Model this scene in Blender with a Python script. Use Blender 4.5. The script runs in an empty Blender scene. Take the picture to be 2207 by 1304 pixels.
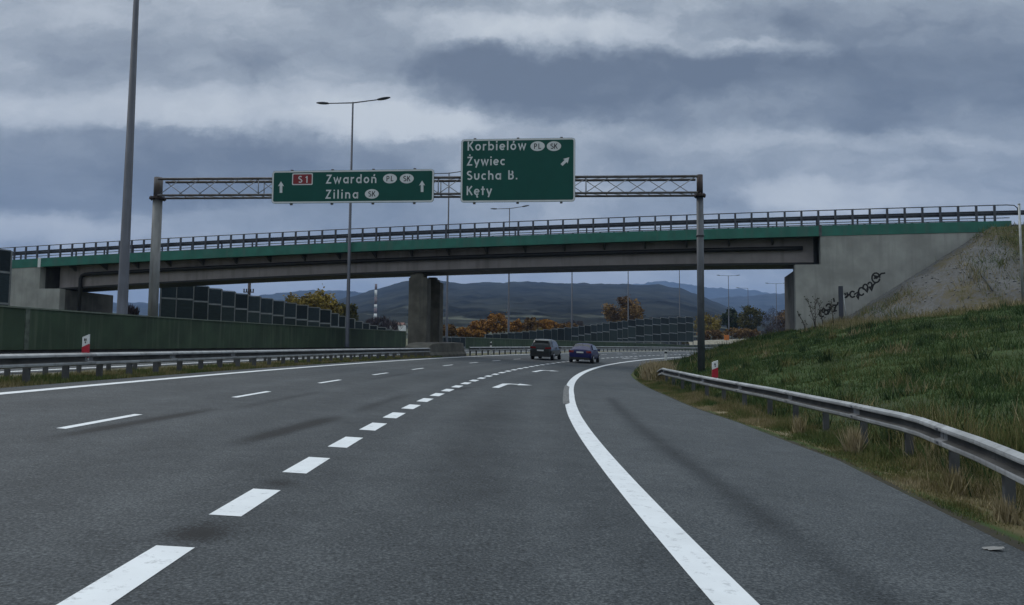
import bpy, math, random
import numpy as np
from mathutils import Matrix, Vector
random.seed(7); rng = np.random.default_rng(7)
W_PX, H_PX = 2207.0, 1304.0
# ------------------------------------------------------------------ camera (lens, tilt and height recovered from the lane lines)
FOC, PITCH, ROLL = 1663.33, 0.0723154, 0.0088378
CAM = np.array([0.0, 0.0, 1.3326])
_c, _s = math.cos(PITCH), math.sin(PITCH)
_u0 = np.array([0, -_s, _c]); FW = np.array([0, _c, _s]); _r0 = np.array([1.0, 0, 0])
RIGHT = math.cos(ROLL) * _r0 + math.sin(ROLL) * _u0
UP = -math.sin(ROLL) * _r0 + math.cos(ROLL) * _u0
scn = bpy.context.scene
cd = bpy.data.cameras.new('camera'); cam = bpy.data.objects.new('camera', cd); scn.collection.objects.link(cam)
cd.sensor_width = 36.0; cd.lens = 36.0 * FOC / W_PX; cd.clip_start = 0.05; cd.clip_end = 40000
M = Matrix.Identity(4)
for i in range(3):
    M[i][0], M[i][1], M[i][2], M[i][3] = RIGHT[i], UP[i], -FW[i], CAM[i]
cam.matrix_world = M; scn.camera = cam
scn.view_settings.view_transform = 'Standard'; scn.view_settings.look = 'None'
scn.view_settings.exposure = 0.3; scn.view_settings.gamma = 1.0

# ------------------------------------------------------------------ sky and sun
SUN_EL, SUN_AZ = math.radians(48), math.radians(-40)
world = bpy.data.worlds.new('World'); scn.world = world; world.use_nodes = True
def build_world():
    nt = world.node_tree; nt.nodes.clear(); N = nt.nodes.new; L = nt.links.new
    def math_(op, a, b=None, c=None, clamp=False):
        n = N('ShaderNodeMath'); n.operation = op; n.use_clamp = clamp
        for i, v in enumerate((a, b, c)):
            if v is None: continue
            if isinstance(v, (int, float)): n.inputs[i].default_value = v
            else: L(v, n.inputs[i])
        return n.outputs[0]
    tc = N('ShaderNodeTexCoord'); sep = N('ShaderNodeSeparateXYZ'); L(tc.outputs['Generated'], sep.inputs[0])
    x, y, z = sep.outputs
    az = math_('ARCTAN2', x, y)
    hyp = math_('SQRT', math_('MAXIMUM', math_('SUBTRACT', 1.0, math_('MULTIPLY', z, z)), .02))
    el = math_('DIVIDE', math_('DIVIDE', z, hyp), math_('MAXIMUM', math_('COSINE', az), .72))   # so that level cloud bands stay level across the view
    # cloud domain: azimuth and elevation, elevation stretched towards the horizon so that clouds flatten there
    cmb = N('ShaderNodeCombineXYZ'); L(az, cmb.inputs[0]); L(el, cmb.inputs[1])
    def noise(vec, scale, detail, rough, sx=1, sy=1, off=0.0, dist=0.0):
        mp = N('ShaderNodeMapping'); mp.inputs['Scale'].default_value = (sx, sy, 1); mp.inputs['Location'].default_value = (off, off * .7, off)
        L(vec, mp.inputs[0])
        n = N('ShaderNodeTexNoise'); n.inputs['Scale'].default_value = scale; n.inputs['Detail'].default_value = detail
        n.inputs['Roughness'].default_value = rough; n.inputs['Distortion'].default_value = dist
        L(mp.outputs[0], n.inputs['Vector']); return n
    wn = noise(cmb.outputs[0], 9, 11, .66, 1, 1.3, 3.1)
    sub = N('ShaderNodeVectorMath'); sub.operation = 'SUBTRACT'; L(wn.outputs['Color'], sub.inputs[0]); sub.inputs[1].default_value = (.5, .5, .5)
    wsc = N('ShaderNodeVectorMath'); wsc.operation = 'MULTIPLY'; L(sub.outputs[0], wsc.inputs[0]); wsc.inputs[1].default_value = (.13, .062, 0)
    wad = N('ShaderNodeVectorMath'); wad.operation = 'ADD'; L(cmb.outputs[0], wad.inputs[0]); L(wsc.outputs[0], wad.inputs[1])
    w2 = noise(cmb.outputs[0], 30, 6, .6, 1, 1.5, 7.7)
    s_2 = N('ShaderNodeVectorMath'); s_2.operation = 'MULTIPLY_ADD'; L(w2.outputs['Color'], s_2.inputs[0]); s_2.inputs[1].default_value = (.030, .020, 0); L(wad.outputs[0], s_2.inputs[2])
    s_3 = N('ShaderNodeVectorMath'); s_3.operation = 'SUBTRACT'; L(s_2.outputs[0], s_3.inputs[0]); s_3.inputs[1].default_value = (.015, .010, 0)
    P = s_3.outputs[0]
    fb = noise(P, 4.6, 10, .60, 1, 1.8, 9.4, .25)
    fb2 = noise(P, 14, 9, .64, 1, 1.6, 1.7)
    d = math_('MULTIPLY_ADD', math_('SUBTRACT', fb.outputs['Fac'], .5), 1.0, .44)
    d = math_('MULTIPLY_ADD', math_('SUBTRACT', fb2.outputs['Fac'], .5),   .44, d)
    # (px, py, half width px, half height px, tilt, darkness, softness 0..1)
    blobs = SKY_BLOBS
    for px, py, hw, hh, amp, soft in blobs:
        a0, e0 = math.atan((px - 1103) / FOC), (772 + ROLL * (px - 1103) - py) / FOC
        s1 = N('ShaderNodeVectorMath'); s1.operation = 'SUBTRACT'; L(P, s1.inputs[0]); s1.inputs[1].default_value = (a0, e0, 0)
        s2 = N('ShaderNodeVectorMath'); s2.operation = 'MULTIPLY'; L(s1.outputs[0], s2.inputs[0]); s2.inputs[1].default_value = (FOC / hw, FOC / hh, 0)
        s3 = N('ShaderNodeVectorMath'); s3.operation = 'LENGTH'; L(s2.outputs[0], s3.inputs[0])
        mr = N('ShaderNodeMapRange'); mr.interpolation_type = 'SMOOTHSTEP'
        mr.inputs['From Min'].default_value = 1 - soft * .7; mr.inputs['From Max'].default_value = 1 + soft * .7
        mr.inputs['To Min'].default_value = amp; mr.inputs['To Max'].default_value = 0
        L(s3.outputs['Value'], mr.inputs['Value'])
        d = math_('ADD', d, mr.outputs[0])
    fb3 = noise(P, 8.5, 10, .64, 1, 1.25, 5.3); d = math_('MULTIPLY_ADD', math_('SUBTRACT', fb3.outputs['Fac'], .5), .66, d)
    d = math_('MULTIPLY_ADD', d, .92, .045)
    cr = N('ShaderNodeValToRGB'); L(d, cr.inputs[0]); r = cr.color_ramp
    r.elements[0].position = 0.0; r.elements[0].color = (.545, .585, .615, 1)
    r.elements[1].position = 1.0; r.elements[1].color = (.110, .134, .168, 1)
    for p_, c_ in ((.25, (.43, .472, .515)), (.5, (.276, .315, .358)), (.75, (.170, .201, .241))):
        e = r.elements.new(p_); e.color = (*c_, 1)
    # an overcast sky is about three times as bright overhead as near the horizon
    up = N('ShaderNodeMapRange'); up.interpolation_type = 'SMOOTHSTEP'; L(z, up.inputs['Value'])
    up.inputs['From Min'].default_value = .42; up.inputs['From Max'].default_value = .85
    up.inputs['To Min'].default_value = 1.0; up.inputs['To Max'].default_value = 3.3
    wm = N('ShaderNodeMixRGB'); wm.blend_type = 'MULTIPLY'; L(cr.outputs[0], wm.inputs[1]); wm.inputs[2].default_value = (1.0, .985, .93, 1)
    wf = N('ShaderNodeMapRange'); L(z, wf.inputs['Value']); wf.inputs['From Min'].default_value = .40; wf.inputs['From Max'].default_value = .7; L(wf.outputs[0], wm.inputs[0])
    b1 = N('ShaderNodeBackground'); L(wm.outputs[0], b1.inputs[0]); L(up.outputs[0], b1.inputs[1])
    sky = N('ShaderNodeTexSky'); sky.sky_type = 'NISHITA'; sky.sun_disc = False
    sky.sun_elevation = SUN_EL; sky.sun_rotation = SUN_AZ; sky.air_density = 1.5; sky.dust_density = 3
    b2 = N('ShaderNodeBackground'); L(sky.outputs[0], b2.inputs[0]); b2.inputs[1].default_value = .06
    mx = N('ShaderNodeMixShader'); mx.inputs[0].default_value = .95; L(b2.outputs[0], mx.inputs[1]); L(b1.outputs[0], mx.inputs[2])
    out = N('ShaderNodeOutputWorld'); L(mx.outputs[0], out.inputs[0])
SKY_BLOBS = [
    # px, py, half width, half height, darkness, softness
    (230, 362, 400, 96, .30, .24), (560, 365, 330, 74, .20, .45), (200, 415, 420, 40, .10, .9), (330, 470, 420, 34, -.10, .9), (800, 330, 200, 46, .16, .5),
    (200, 226, 560, 40, -.17, .9), (520, 225, 420, 44, -.17, .9), (850, 250, 190, 34, -.30, .7), (980, 262, 120, 24, -.24, .7),
    (80, 120, 420, 60, .04, .9), (480, 80, 420, 60, .12, .9), (140, 25, 300, 40, -.04, .9),
    (60, 500, 260, 30, -.2, .9), (520, 470, 320, 40, .08, .9), (700, 500, 260, 60, .14, .9), (900, 400, 240, 50, .04, .9), (60, 450, 200, 24, .1, .9),
    (1250, 55, 330, 44, -.34, .6), (1640, 92, 140, 20, -.30, .7), (1000, 40, 240, 40, -.16, .9),
    (1230, 135, 400, 72, .27, .4), (1640, 175, 740, 92, .28, .45), (980, 130, 170, 28, .12, .5), (1130, 225, 260, 40, .24, .5), (2060, 110, 420, 120, .20, .7),
    (1620, 38, 160, 36, .16, .6), (2130, 60, 200, 60, .14, .8),
    (1500, 285, 380, 30, -.06, .9), (1900, 300, 240, 22, -.18, .8), (2100, 300, 320, 50, .12, .9), (1790, 420, 180, 34, -.34, .7), (1960, 270, 200, 26, .1, .8),
    (1400, 350, 300, 44, .10, .9), (1300, 440, 240, 30, .08, .9), (2100, 400, 260, 40, .08, .9),
    (1350, 600, 700, 26, -.10, 1.0), (700, 600, 400, 30, -.10, 1.0),
]
build_world()
sl = bpy.data.lights.new('sun', 'SUN'); sun = bpy.data.objects.new('sun', sl); scn.collection.objects.link(sun)
sl.energy = .9; sl.angle = math.radians(25); sl.color = (1.0, .965, .92)
sun.rotation_euler = (math.radians(90) - SUN_EL, 0, -SUN_AZ + math.pi)   # light travels away from the sun's azimuth
_sd = Vector((math.sin(SUN_AZ) * math.cos(SUN_EL), math.cos(SUN_AZ) * math.cos(SUN_EL), math.sin(SUN_EL)))
sun.rotation_euler = (-_sd).to_track_quat('-Z', 'Y').to_euler()

# ------------------------------------------------------------------ helpers
def tag(o, label=None, cat=None, group=None, kind=None):
    if label: o['label'] = label
    if cat: o['category'] = cat
    if group: o['group'] = group
    if kind: o['kind'] = kind
    return o
def thing(name, label, cat, loc=(0, 0, 0), group=None):
    o = bpy.data.objects.new(name, None); scn.collection.objects.link(o); o.location = loc
    o.empty_display_size = .3
    return tag(o, label, cat, group)
class MB:
    """collects faces of one mesh"""
    def __init__(self): self.v = []; self.f = []; self.m = []; self.sm = []
    def add(self, vs, fs, mi=0, smooth=False):
        n = len(self.v); self.v.extend([tuple(map(float, p)) for p in vs])
        for f in fs: self.f.append([n + i for i in f]); self.m.append(mi); self.sm.append(smooth)
        return self
    def box(self, c, ax, ay, az, mi=0):
        """centre and three half-axis vectors"""
        c, ax, ay, az = (np.array(q, float) for q in (c, ax, ay, az))
        vs = [c + i * ax + j * ay + k * az for k in (-1, 1) for j in (-1, 1) for i in (-1, 1)]
        return self.add(vs, [(0, 2, 3, 1), (4, 5, 7, 6), (0, 1, 5, 4), (2, 6, 7, 3), (0, 4, 6, 2), (1, 3, 7, 5)], mi)
    def abox(self, x0, x1, y0, y1, z0, z1, mi=0):
        return self.box(((x0 + x1) / 2, (y0 + y1) / 2, (z0 + z1) / 2), ((x1 - x0) / 2, 0, 0), (0, (y1 - y0) / 2, 0), (0, 0, (z1 - z0) / 2), mi)
    def tube(self, pts, r, n=8, cap=True, mi=0, smooth=True):
        pts = [np.array(p, float) for p in pts]; R = r if hasattr(r, '__len__') else [r] * len(pts)
        rings = []; prev = None
        for i, p in enumerate(pts):
            t = pts[min(i + 1, len(pts) - 1)] - pts[max(i - 1, 0)]; t = t / (np.linalg.norm(t) + 1e-12)
            if prev is None:
                a = np.array([1., 0, 0]) if abs(t[0]) < .9 else np.array([0, 1., 0])
            else: a = prev
            a = a - t * (a @ t); a /= np.linalg.norm(a); b = np.cross(t, a); prev = a
            rings.append([p + R[i] * (math.cos(q) * a + math.sin(q) * b) for q in np.linspace(0, 2 * math.pi, n, endpoint=False)])
        vs = [q for rg in rings for q in rg]; fs = []
        for i in range(len(pts) - 1):
            for j in range(n):
                k = (j + 1) % n; fs.append((i * n + j, i * n + k, (i + 1) * n + k, (i + 1) * n + j))
        if cap: fs += [tuple(range(n))[::-1], tuple(range((len(pts) - 1) * n, len(pts) * n))]
        return self.add(vs, fs, mi, smooth)
    def sweep(self, rows, closed_prof=False, mi=0, smooth=False, cap=False):
        """rows: equal-length lists of points; quads between consecutive rows"""
        n = len(rows[0]); vs = [q for r_ in rows for q in r_]; fs = []
        for i in range(len(rows) - 1):
            for j in range(n if closed_prof else n - 1):
                k = (j + 1) % n; fs.append((i * n + j, i * n + k, (i + 1) * n + k, (i + 1) * n + j))
        if cap: fs += [tuple(range(n))[::-1], tuple(range((len(rows) - 1) * n, len(rows) * n))]
        return self.add(vs, fs, mi, smooth)
    def prism(self, poly, ext, mi=0):
        """planar polygon (3D points) pushed along ext"""
        n = len(poly); ext = np.array(ext, float); a = [np.array(p, float) for p in poly]
        vs = a + [p + ext for p in a]
        return self.add(vs, [tuple(range(n)), tuple(range(n, 2 * n))[::-1]] + [(i, i + n, (i + 1) % n + n, (i + 1) % n) for i in range(n)], mi)
    def build(self, name, mats, parent=None, origin=None):
        return mesh_obj(name, self.v, self.f, mats, parent, self.m, self.sm)
def mesh_obj(name, v, f, mats, parent=None, mi=None, smooth=None, fix=True):
    me = bpy.data.meshes.new(name); me.from_pydata(v, [], f)
    if not isinstance(mats, (list, tuple)): mats = [mats]
    for m in mats: me.materials.append(m)
    if mi is not None: me.polygons.foreach_set('material_index', mi)
    if smooth is True: me.polygons.foreach_set('use_smooth', [True] * len(f))
    elif smooth is not None and smooth is not False: me.polygons.foreach_set('use_smooth', smooth)
    if fix:
        import bmesh
        bm = bmesh.new(); bm.from_mesh(me); bmesh.ops.recalc_face_normals(bm, faces=bm.faces); bm.to_mesh(me); bm.free()
    me.update()
    o = bpy.data.objects.new(name, me); scn.collection.objects.link(o)
    if parent is not None:
        o.parent = parent
        if parent.type == 'EMPTY' or True:
            o.matrix_parent_inverse = Matrix.Translation(world_loc(parent)).inverted()
    return o
def world_loc(o):
    v = Vector(o.location)
    return v if o.parent is None else v          # parents with meshes sit at the origin
def fast_mesh(name, V, F, mats, attr=None, parent=None, smooth=False, mi=None):
    """numpy arrays; F is (n,3) or (n,4)"""
    me = bpy.data.meshes.new(name); n, k = F.shape
    me.vertices.add(len(V)); me.vertices.foreach_set('co', np.ascontiguousarray(V, np.float32).ravel())
    me.loops.add(n * k); me.loops.foreach_set('vertex_index', np.ascontiguousarray(F, np.int32).ravel())
    me.polygons.add(n); me.polygons.foreach_set('loop_start', np.arange(0, n * k, k, dtype=np.int32))
    me.polygons.foreach_set('loop_total', np.full(n, k, np.int32))
    if smooth: me.polygons.foreach_set('use_smooth', np.ones(n, bool))
    for m in (mats if isinstance(mats, (list, tuple)) else [mats]): me.materials.append(m)
    if mi is not None: me.polygons.foreach_set('material_index', mi)
    me.update(calc_edges=True)
    if attr:
        for an, arr in attr.items():
            a = me.attributes.new(an, 'FLOAT', 'POINT'); a.data.foreach_set('value', np.ascontiguousarray(arr, np.float32))
    me.validate()
    o = bpy.data.objects.new(name, me); scn.collection.objects.link(o)
    if parent is not None:
        o.parent = parent; o.matrix_parent_inverse = Matrix.Translation(parent.location).inverted()
    return o
def grid_faces(nr, nc):
    i = np.arange(nr - 1)[:, None] * nc + np.arange(nc - 1)[None, :]; i = i.ravel()
    return np.stack([i, i + 1, i + nc + 1, i + nc], 1)
def lat_noise(x, y, seed=0):
    x = np.asarray(x, float); y = np.asarray(y, float)
    xi, yi = np.floor(x).astype(np.int64), np.floor(y).astype(np.int64); fx, fy = x - xi, y - yi
    def h(a, b):
        n = (a * 374761393 + b * 668265263 + seed * 974711) & 0xffffffff
        n = ((n ^ (n >> 13)) * 1274126177) & 0xffffffff
        return ((n ^ (n >> 16)) & 0xffff) / 65535.0
    u, v = fx * fx * (3 - 2 * fx), fy * fy * (3 - 2 * fy)
    return (h(xi, yi) * (1 - u) + h(xi + 1, yi) * u) * (1 - v) + (h(xi, yi + 1) * (1 - u) + h(xi + 1, yi + 1) * u) * v
def fbm(x, y, o=4, seed=0):
    t = 0; a = .5
    for k in range(o):
        t = t + a * lat_noise(x * 2 ** k, y * 2 ** k, seed + k); a *= .5
    return t / (1 - .5 ** o)
def sstep(a, b, x):
    t = np.clip((np.asarray(x, float) - a) / (b - a), 0, 1); return t * t * (3 - 2 * t)

# ------------------------------------------------------------------ materials
def mat(name, col, rough=.8, metal=0.0, var=.12, scale=3.0, col2=None, bump=0.0, bscale=40.0, spec=None, streak=None, coat=0.0, stretch=(1, 1, 1), detail=5.0, contrast=None, objvar=0.0):
    m = bpy.data.materials.new(name); m.use_nodes = True; nt = m.node_tree; N = nt.nodes.new; L = nt.links.new
    b = nt.nodes['Principled BSDF']; b.inputs['Roughness'].default_value = rough; b.inputs['Metallic'].default_value = metal
    if spec is not None: b.inputs['Specular IOR Level'].default_value = spec
    if coat: b.inputs['Coat Weight'].default_value = coat; b.inputs['Coat Roughness'].default_value = .06
    tc = N('ShaderNodeTexCoord'); mp = N('ShaderNodeMapping'); L(tc.outputs['Object'], mp.inputs[0]); mp.inputs['Scale'].default_value = stretch
    n = N('ShaderNodeTexNoise'); n.inputs['Scale'].default_value = scale; n.inputs['Detail'].default_value = detail; L(mp.outputs[0], n.inputs['Vector'])
    c1 = tuple(col); c2 = tuple(col2) if col2 else tuple(x * (1 - 2 * var) for x in col)
    cr = N('ShaderNodeValToRGB'); lo, hi = contrast or (.35, .65)
    cr.color_ramp.elements[0].position = lo; cr.color_ramp.elements[1].position = hi
    cr.color_ramp.elements[0].color = (*c2, 1); cr.color_ramp.elements[1].color = (*c1, 1)
    L(n.outputs['Fac'], cr.inputs[0]); last = cr.outputs[0]
    if streak:                                   # rain streaks running down the surface: (colour, strength, scale)
        sc_, st_, ss_ = streak
        m2 = N('ShaderNodeMapping'); L(tc.outputs['Object'], m2.inputs[0]); m2.inputs['Scale'].default_value = (1, 1, .07)
        n2 = N('ShaderNodeTexNoise'); n2.inputs['Scale'].default_value = ss_; n2.inputs['Detail'].default_value = 4; L(m2.outputs[0], n2.inputs['Vector'])
        r2 = N('ShaderNodeMapRange'); L(n2.outputs['Fac'], r2.inputs['Value']); r2.inputs['From Min'].default_value = .5; r2.inputs['From Max'].default_value = .72
        r2.inputs['To Max'].default_value = st_
        mx = N('ShaderNodeMixRGB'); L(r2.outputs[0], mx.inputs[0]); L(last, mx.inputs[1]); mx.inputs[2].default_value = (*sc_, 1); last = mx.outputs[0]
    if objvar:                                   # panels weather differently from one to the next
        oi = N('ShaderNodeObjectInfo'); ro = N('ShaderNodeMapRange'); L(oi.outputs['Random'], ro.inputs['Value']); ro.inputs['To Min'].default_value = 1 - objvar; ro.inputs['To Max'].default_value = 1 + objvar
        mo = N('ShaderNodeVectorMath'); mo.operation = 'SCALE'; L(last, mo.inputs[0]); L(ro.outputs[0], mo.inputs['Scale']); last = mo.outputs[0]
    L(last, b.inputs['Base Color'])
    if bump:
        nb = N('ShaderNodeTexNoise'); nb.inputs['Scale'].default_value = bscale; nb.inputs['Detail'].default_value = 3; L(tc.outputs['Object'], nb.inputs['Vector'])
        bp = N('ShaderNodeBump'); bp.inputs['Strength'].default_value = bump; bp.inputs['Distance'].default_value = .02
        L(nb.outputs['Fac'], bp.inputs['Height']); L(bp.outputs[0], b.inputs['Normal'])
    return m
def attr_mat(name, attr, stops, rough=.9, noise=(8.0, .25), spec=.2, fine=None, mid=None, bump=0.0):
    """colour from a per-vertex attribute plus noise"""
    m = bpy.data.materials.new(name); m.use_nodes = True; nt = m.node_tree; N = nt.nodes.new; L = nt.links.new
    b = nt.nodes['Principled BSDF']; b.inputs['Roughness'].default_value = rough; b.inputs['Specular IOR Level'].default_value = spec
    a = N('ShaderNodeAttribute'); a.attribute_name = attr
    tc = N('ShaderNodeTexCoord')
    n = N('ShaderNodeTexNoise'); n.inputs['Scale'].default_value = noise[0]; n.inputs['Detail'].default_value = 6; L(tc.outputs['Object'], n.inputs['Vector'])
    s = N('ShaderNodeMath'); s.operation = 'SUBTRACT'; L(n.outputs['Fac'], s.inputs[0]); s.inputs[1].default_value = .5
    k = N('ShaderNodeMath'); k.operation = 'MULTIPLY_ADD'; L(s.outputs[0], k.inputs[0]); k.inputs[1].default_value = noise[1]; L(a.outputs['Fac'], k.inputs[2])
    last = k.outputs[0]
    if fine:
        n2 = N('ShaderNodeTexNoise'); n2.inputs['Scale'].default_value = fine[0]; n2.inputs['Detail'].default_value = 3; n2.inputs['Roughness'].default_value = .7; L(tc.outputs['Object'], n2.inputs['Vector'])
        s2 = N('ShaderNodeMath'); s2.operation = 'SUBTRACT'; L(n2.outputs['Fac'], s2.inputs[0]); s2.inputs[1].default_value = .5
        k2 = N('ShaderNodeMath'); k2.operation = 'MULTIPLY_ADD'; L(s2.outputs[0], k2.inputs[0]); k2.inputs[1].default_value = fine[1]; L(last, k2.inputs[2]); last = k2.outputs[0]
    if mid:
        n3 = N('ShaderNodeTexNoise'); n3.inputs['Scale'].default_value = mid[0]; n3.inputs['Detail'].default_value = 5; n3.inputs['Roughness'].default_value = .6; n3.inputs['Distortion'].default_value = .6; L(tc.outputs['Object'], n3.inputs['Vector'])
        s3 = N('ShaderNodeMath'); s3.operation = 'SUBTRACT'; L(n3.outputs['Fac'], s3.inputs[0]); s3.inputs[1].default_value = .5
        k3 = N('ShaderNodeMath'); k3.operation = 'MULTIPLY_ADD'; L(s3.outputs[0], k3.inputs[0]); k3.inputs[1].default_value = mid[1]; L(last, k3.inputs[2]); last = k3.outputs[0]
    if bump:
        bp = N('ShaderNodeBump'); bp.inputs['Strength'].default_value = bump; bp.inputs['Distance'].default_value = .01; L(n2.outputs['Fac'], bp.inputs['Height']); L(bp.outputs[0], b.inputs['Normal'])
    cr = N('ShaderNodeValToRGB'); L(last, cr.inputs[0]); r = cr.color_ramp
    r.elements[0].position = stops[0][0]; r.elements[0].color = (*stops[0][1], 1)
    r.elements[1].position = stops[-1][0]; r.elements[1].color = (*stops[-1][1], 1)
    for p_, c_ in stops[1:-1]:
        e = r.elements.new(p_); e.color = (*c_, 1)
    L(cr.outputs[0], b.inputs['Base Color'])
    return m
M_ = {}
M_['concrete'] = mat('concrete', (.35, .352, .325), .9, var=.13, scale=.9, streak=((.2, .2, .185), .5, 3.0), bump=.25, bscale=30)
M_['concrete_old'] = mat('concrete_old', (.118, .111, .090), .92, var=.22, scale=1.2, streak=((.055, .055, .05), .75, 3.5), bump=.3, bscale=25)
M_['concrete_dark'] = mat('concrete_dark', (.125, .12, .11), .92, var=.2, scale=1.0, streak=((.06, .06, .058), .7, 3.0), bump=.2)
M_['fascia'] = mat('fascia_green', (.018, .155, .112), .55, var=.12, scale=1.3, streak=((.05, .12, .095), .7, 2.6))
M_['girder'] = mat('girder_paint', (.29, .26, .25), .6, var=.1, scale=1.0, streak=((.15, .13, .125), .6, 2.2))
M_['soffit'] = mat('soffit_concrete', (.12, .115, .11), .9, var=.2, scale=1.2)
M_['pipe'] = mat('black_pipe', (.012, .012, .014), .5, var=.1)
M_['rail_dark'] = mat('weathered_railing_steel', (.07, .078, .098), .5, .25, var=.15, scale=4)
M_['galv'] = mat('galvanised_steel', (.36, .375, .385), .6, .1, var=.17, scale=1.6, streak=((.15, .15, .145), .6, 7))
M_['galv_dull'] = mat('dull_galvanised_steel', (.095, .10, .105), .7, .1, var=.2, scale=3, streak=((.07, .065, .06), .55, 6))
M_['galv_splice'] = mat('zinc_splice', (.29, .30, .31), .65, .1, var=.2, scale=6)
M_['shade_grime'] = mat('shaded_grimy_groove', (.085, .085, .083), .9, var=.25, scale=2)  # shade under the upper wave painted into the groove colour, along with grime
M_['mast'] = mat('mast_grey', (.055, .062, .080), .55, .3, var=.12, scale=1.5, streak=((.09, .1, .13), .5, 5))
M_['gantry_post'] = mat('gantry_post_steel', (.25, .255, .25), .6, .2, var=.2, scale=2, streak=((.10, .095, .085), .85, 6), stretch=(1, 1, .3))
M_['gantry_post_grey'] = mat('gantry_post_grey', (.085, .095, .11), .6, .2, var=.15, scale=2, streak=((.05, .05, .05), .6, 6))
M_['truss'] = mat('rusty_truss_steel', (.11, .105, .108), .7, .1, var=.2, scale=2.2, col2=(.07, .055, .045), contrast=(.36, .6))
M_['rust'] = mat('rusty_brown_steel', (.075, .055, .05), .8, .1, var=.25, scale=5)
M_['brace'] = mat('brace_steel', (.27, .28, .30), .55, .3, var=.15)
M_['sign_green'] = mat('sign_green', (.003, .072, .056), .6, spec=.25, var=.05, scale=1.5)
M_['sign_white'] = mat('sign_white', (.60, .63, .63), .5, var=.04)
M_['sign_red'] = mat('sign_red', (.20, .008, .012), .45, var=.05)
M_['sign_black'] = mat('sign_black', (.012, .013, .016), .5, var=.05)
M_['white_plastic'] = mat('white_plastic', (.72, .73, .72), .5, var=.08, scale=12)
M_['red_plastic'] = mat('red_reflector', (.42, .012, .03), .35, var=.06)
M_['wall_green'] = mat('wall_green', (.034, .062, .032), .85, var=.2, scale=.8, streak=((.085, .11, .07), .55, 3.2), bump=.2, bscale=18)
M_['wall_cap'] = mat('wall_cap', (.15, .18, .14), .85, var=.15)
M_['panel_dark'] = mat('panel_dark', (.026, .037, .043), .85, objvar=.35, spec=.15, var=.15, scale=3, stretch=(1, 1, 9), streak=((.045, .06, .065), .3, 2))
M_['panel_green'] = mat('panel_grey_green', (.036, .050, .050), .85, objvar=.3, spec=.15, var=.14, scale=2.5, stretch=(1, 1, 9))
M_['panel_post'] = mat('panel_post', (.22, .235, .24), .6, .3, var=.12)
M_['bark'] = mat('bark', (.085, .07, .058), .95, var=.2, scale=4)
M_['litter'] = mat('white_paper', (.20, .20, .195), .8, var=.1)
M_['orange'] = mat('orange_sheet', (.62, .17, .02), .5, var=.08)
M_['roof'] = mat('tile_roof', (.16, .08, .06), .9, var=.1)
M_['house_wall'] = mat('whitewashed_wall', (.75, .75, .72), .9, var=.05)
M_['glass'] = mat('dark_glass', (.012, .015, .018), .12, var=.05, spec=.4)
M_['tyre'] = mat('tyre_rubber', (.014, .014, .015), .85, var=.1)
M_['rim'] = mat('alloy_rim', (.35, .36, .38), .35, .8, var=.05)
M_['black_trim'] = mat('black_trim', (.013, .014, .015), .6, var=.1)
M_['tail'] = mat('tail_lamp', (.22, .010, .012), .15, var=.1, coat=.5)
M_['blue_paint'] = mat('navy_car_paint', (.001, .004, .085), .5, 0.0, var=.05, coat=.12)
M_['green_paint'] = mat('dark_car_paint', (.012, .017, .016), .34, .1, var=.05, coat=.4)
M_['plate'] = mat('number_plate', (.62, .63, .62), .5, var=.05)
M_['graffiti'] = mat('black_spray_paint', (.012, .012, .013), .7, var=.1)
M_['fence'] = mat('fence_wire', (.17, .18, .17), .6, .3, var=.15)
M_['white_pole'] = mat('pale_metal_pole', (.36, .38, .38), .5, .2, var=.12)

# ------------------------------------------------------------------ the road as a curve: s along the exit-lane divider, d to its right
PSI0, K0, K1, K2 = -0.0449104, 0.0042670, 5.3606e-5, -1.119978e-6
G0, G1, G2 = 0.0158788, 0.000145845, -2.478634e-6
B0, B1, X0 = 0.0531061, -4.74923e-5, -2.0120
D_LANE, D_LEFT, D_RIGHT = -3.6588, -7.1076, 3.5030
_S = np.arange(-40, 260.01, .5)
_sk = np.clip(_S, -25, 140)
_kap = np.where(_S <= 125, K0 + K1 * _sk + K2 * _sk ** 2 / 2, np.maximum(K0 + K1 * _sk + K2 * _sk ** 2 / 2, .0012))
_i0 = int(np.argmin(abs(_S)))
def _cum(v):
    c = np.concatenate([[0], np.cumsum(.25 * (v[1:] + v[:-1]))]); return c - c[_i0]
_psi = PSI0 + _cum(_kap); _x = X0 + _cum(np.sin(_psi)); _y = _cum(np.cos(_psi))
_sg = np.clip(_S, -40, 150); _z = G0 * _sg + G1 * _sg ** 2 / 2 + G2 * _sg ** 3 / 6
_b = B0 + B1 * _S
def RP(s, d, dz=0.0):
    """point on the banked road plane"""
    s = np.asarray(s, float); d = np.asarray(d, float)
    ps = np.interp(s, _S, _psi)
    return np.stack(np.broadcast_arrays(np.interp(s, _S, _x) + d * np.cos(ps), np.interp(s, _S, _y) - d * np.sin(ps), np.interp(s, _S, _z) - d * np.interp(s, _S, _b) + dz), -1)
def heading(s):
    p = float(np.interp(s, _S, _psi)); return np.array([math.sin(p), math.cos(p), 0]), np.array([math.cos(p), -math.sin(p), 0])
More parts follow.
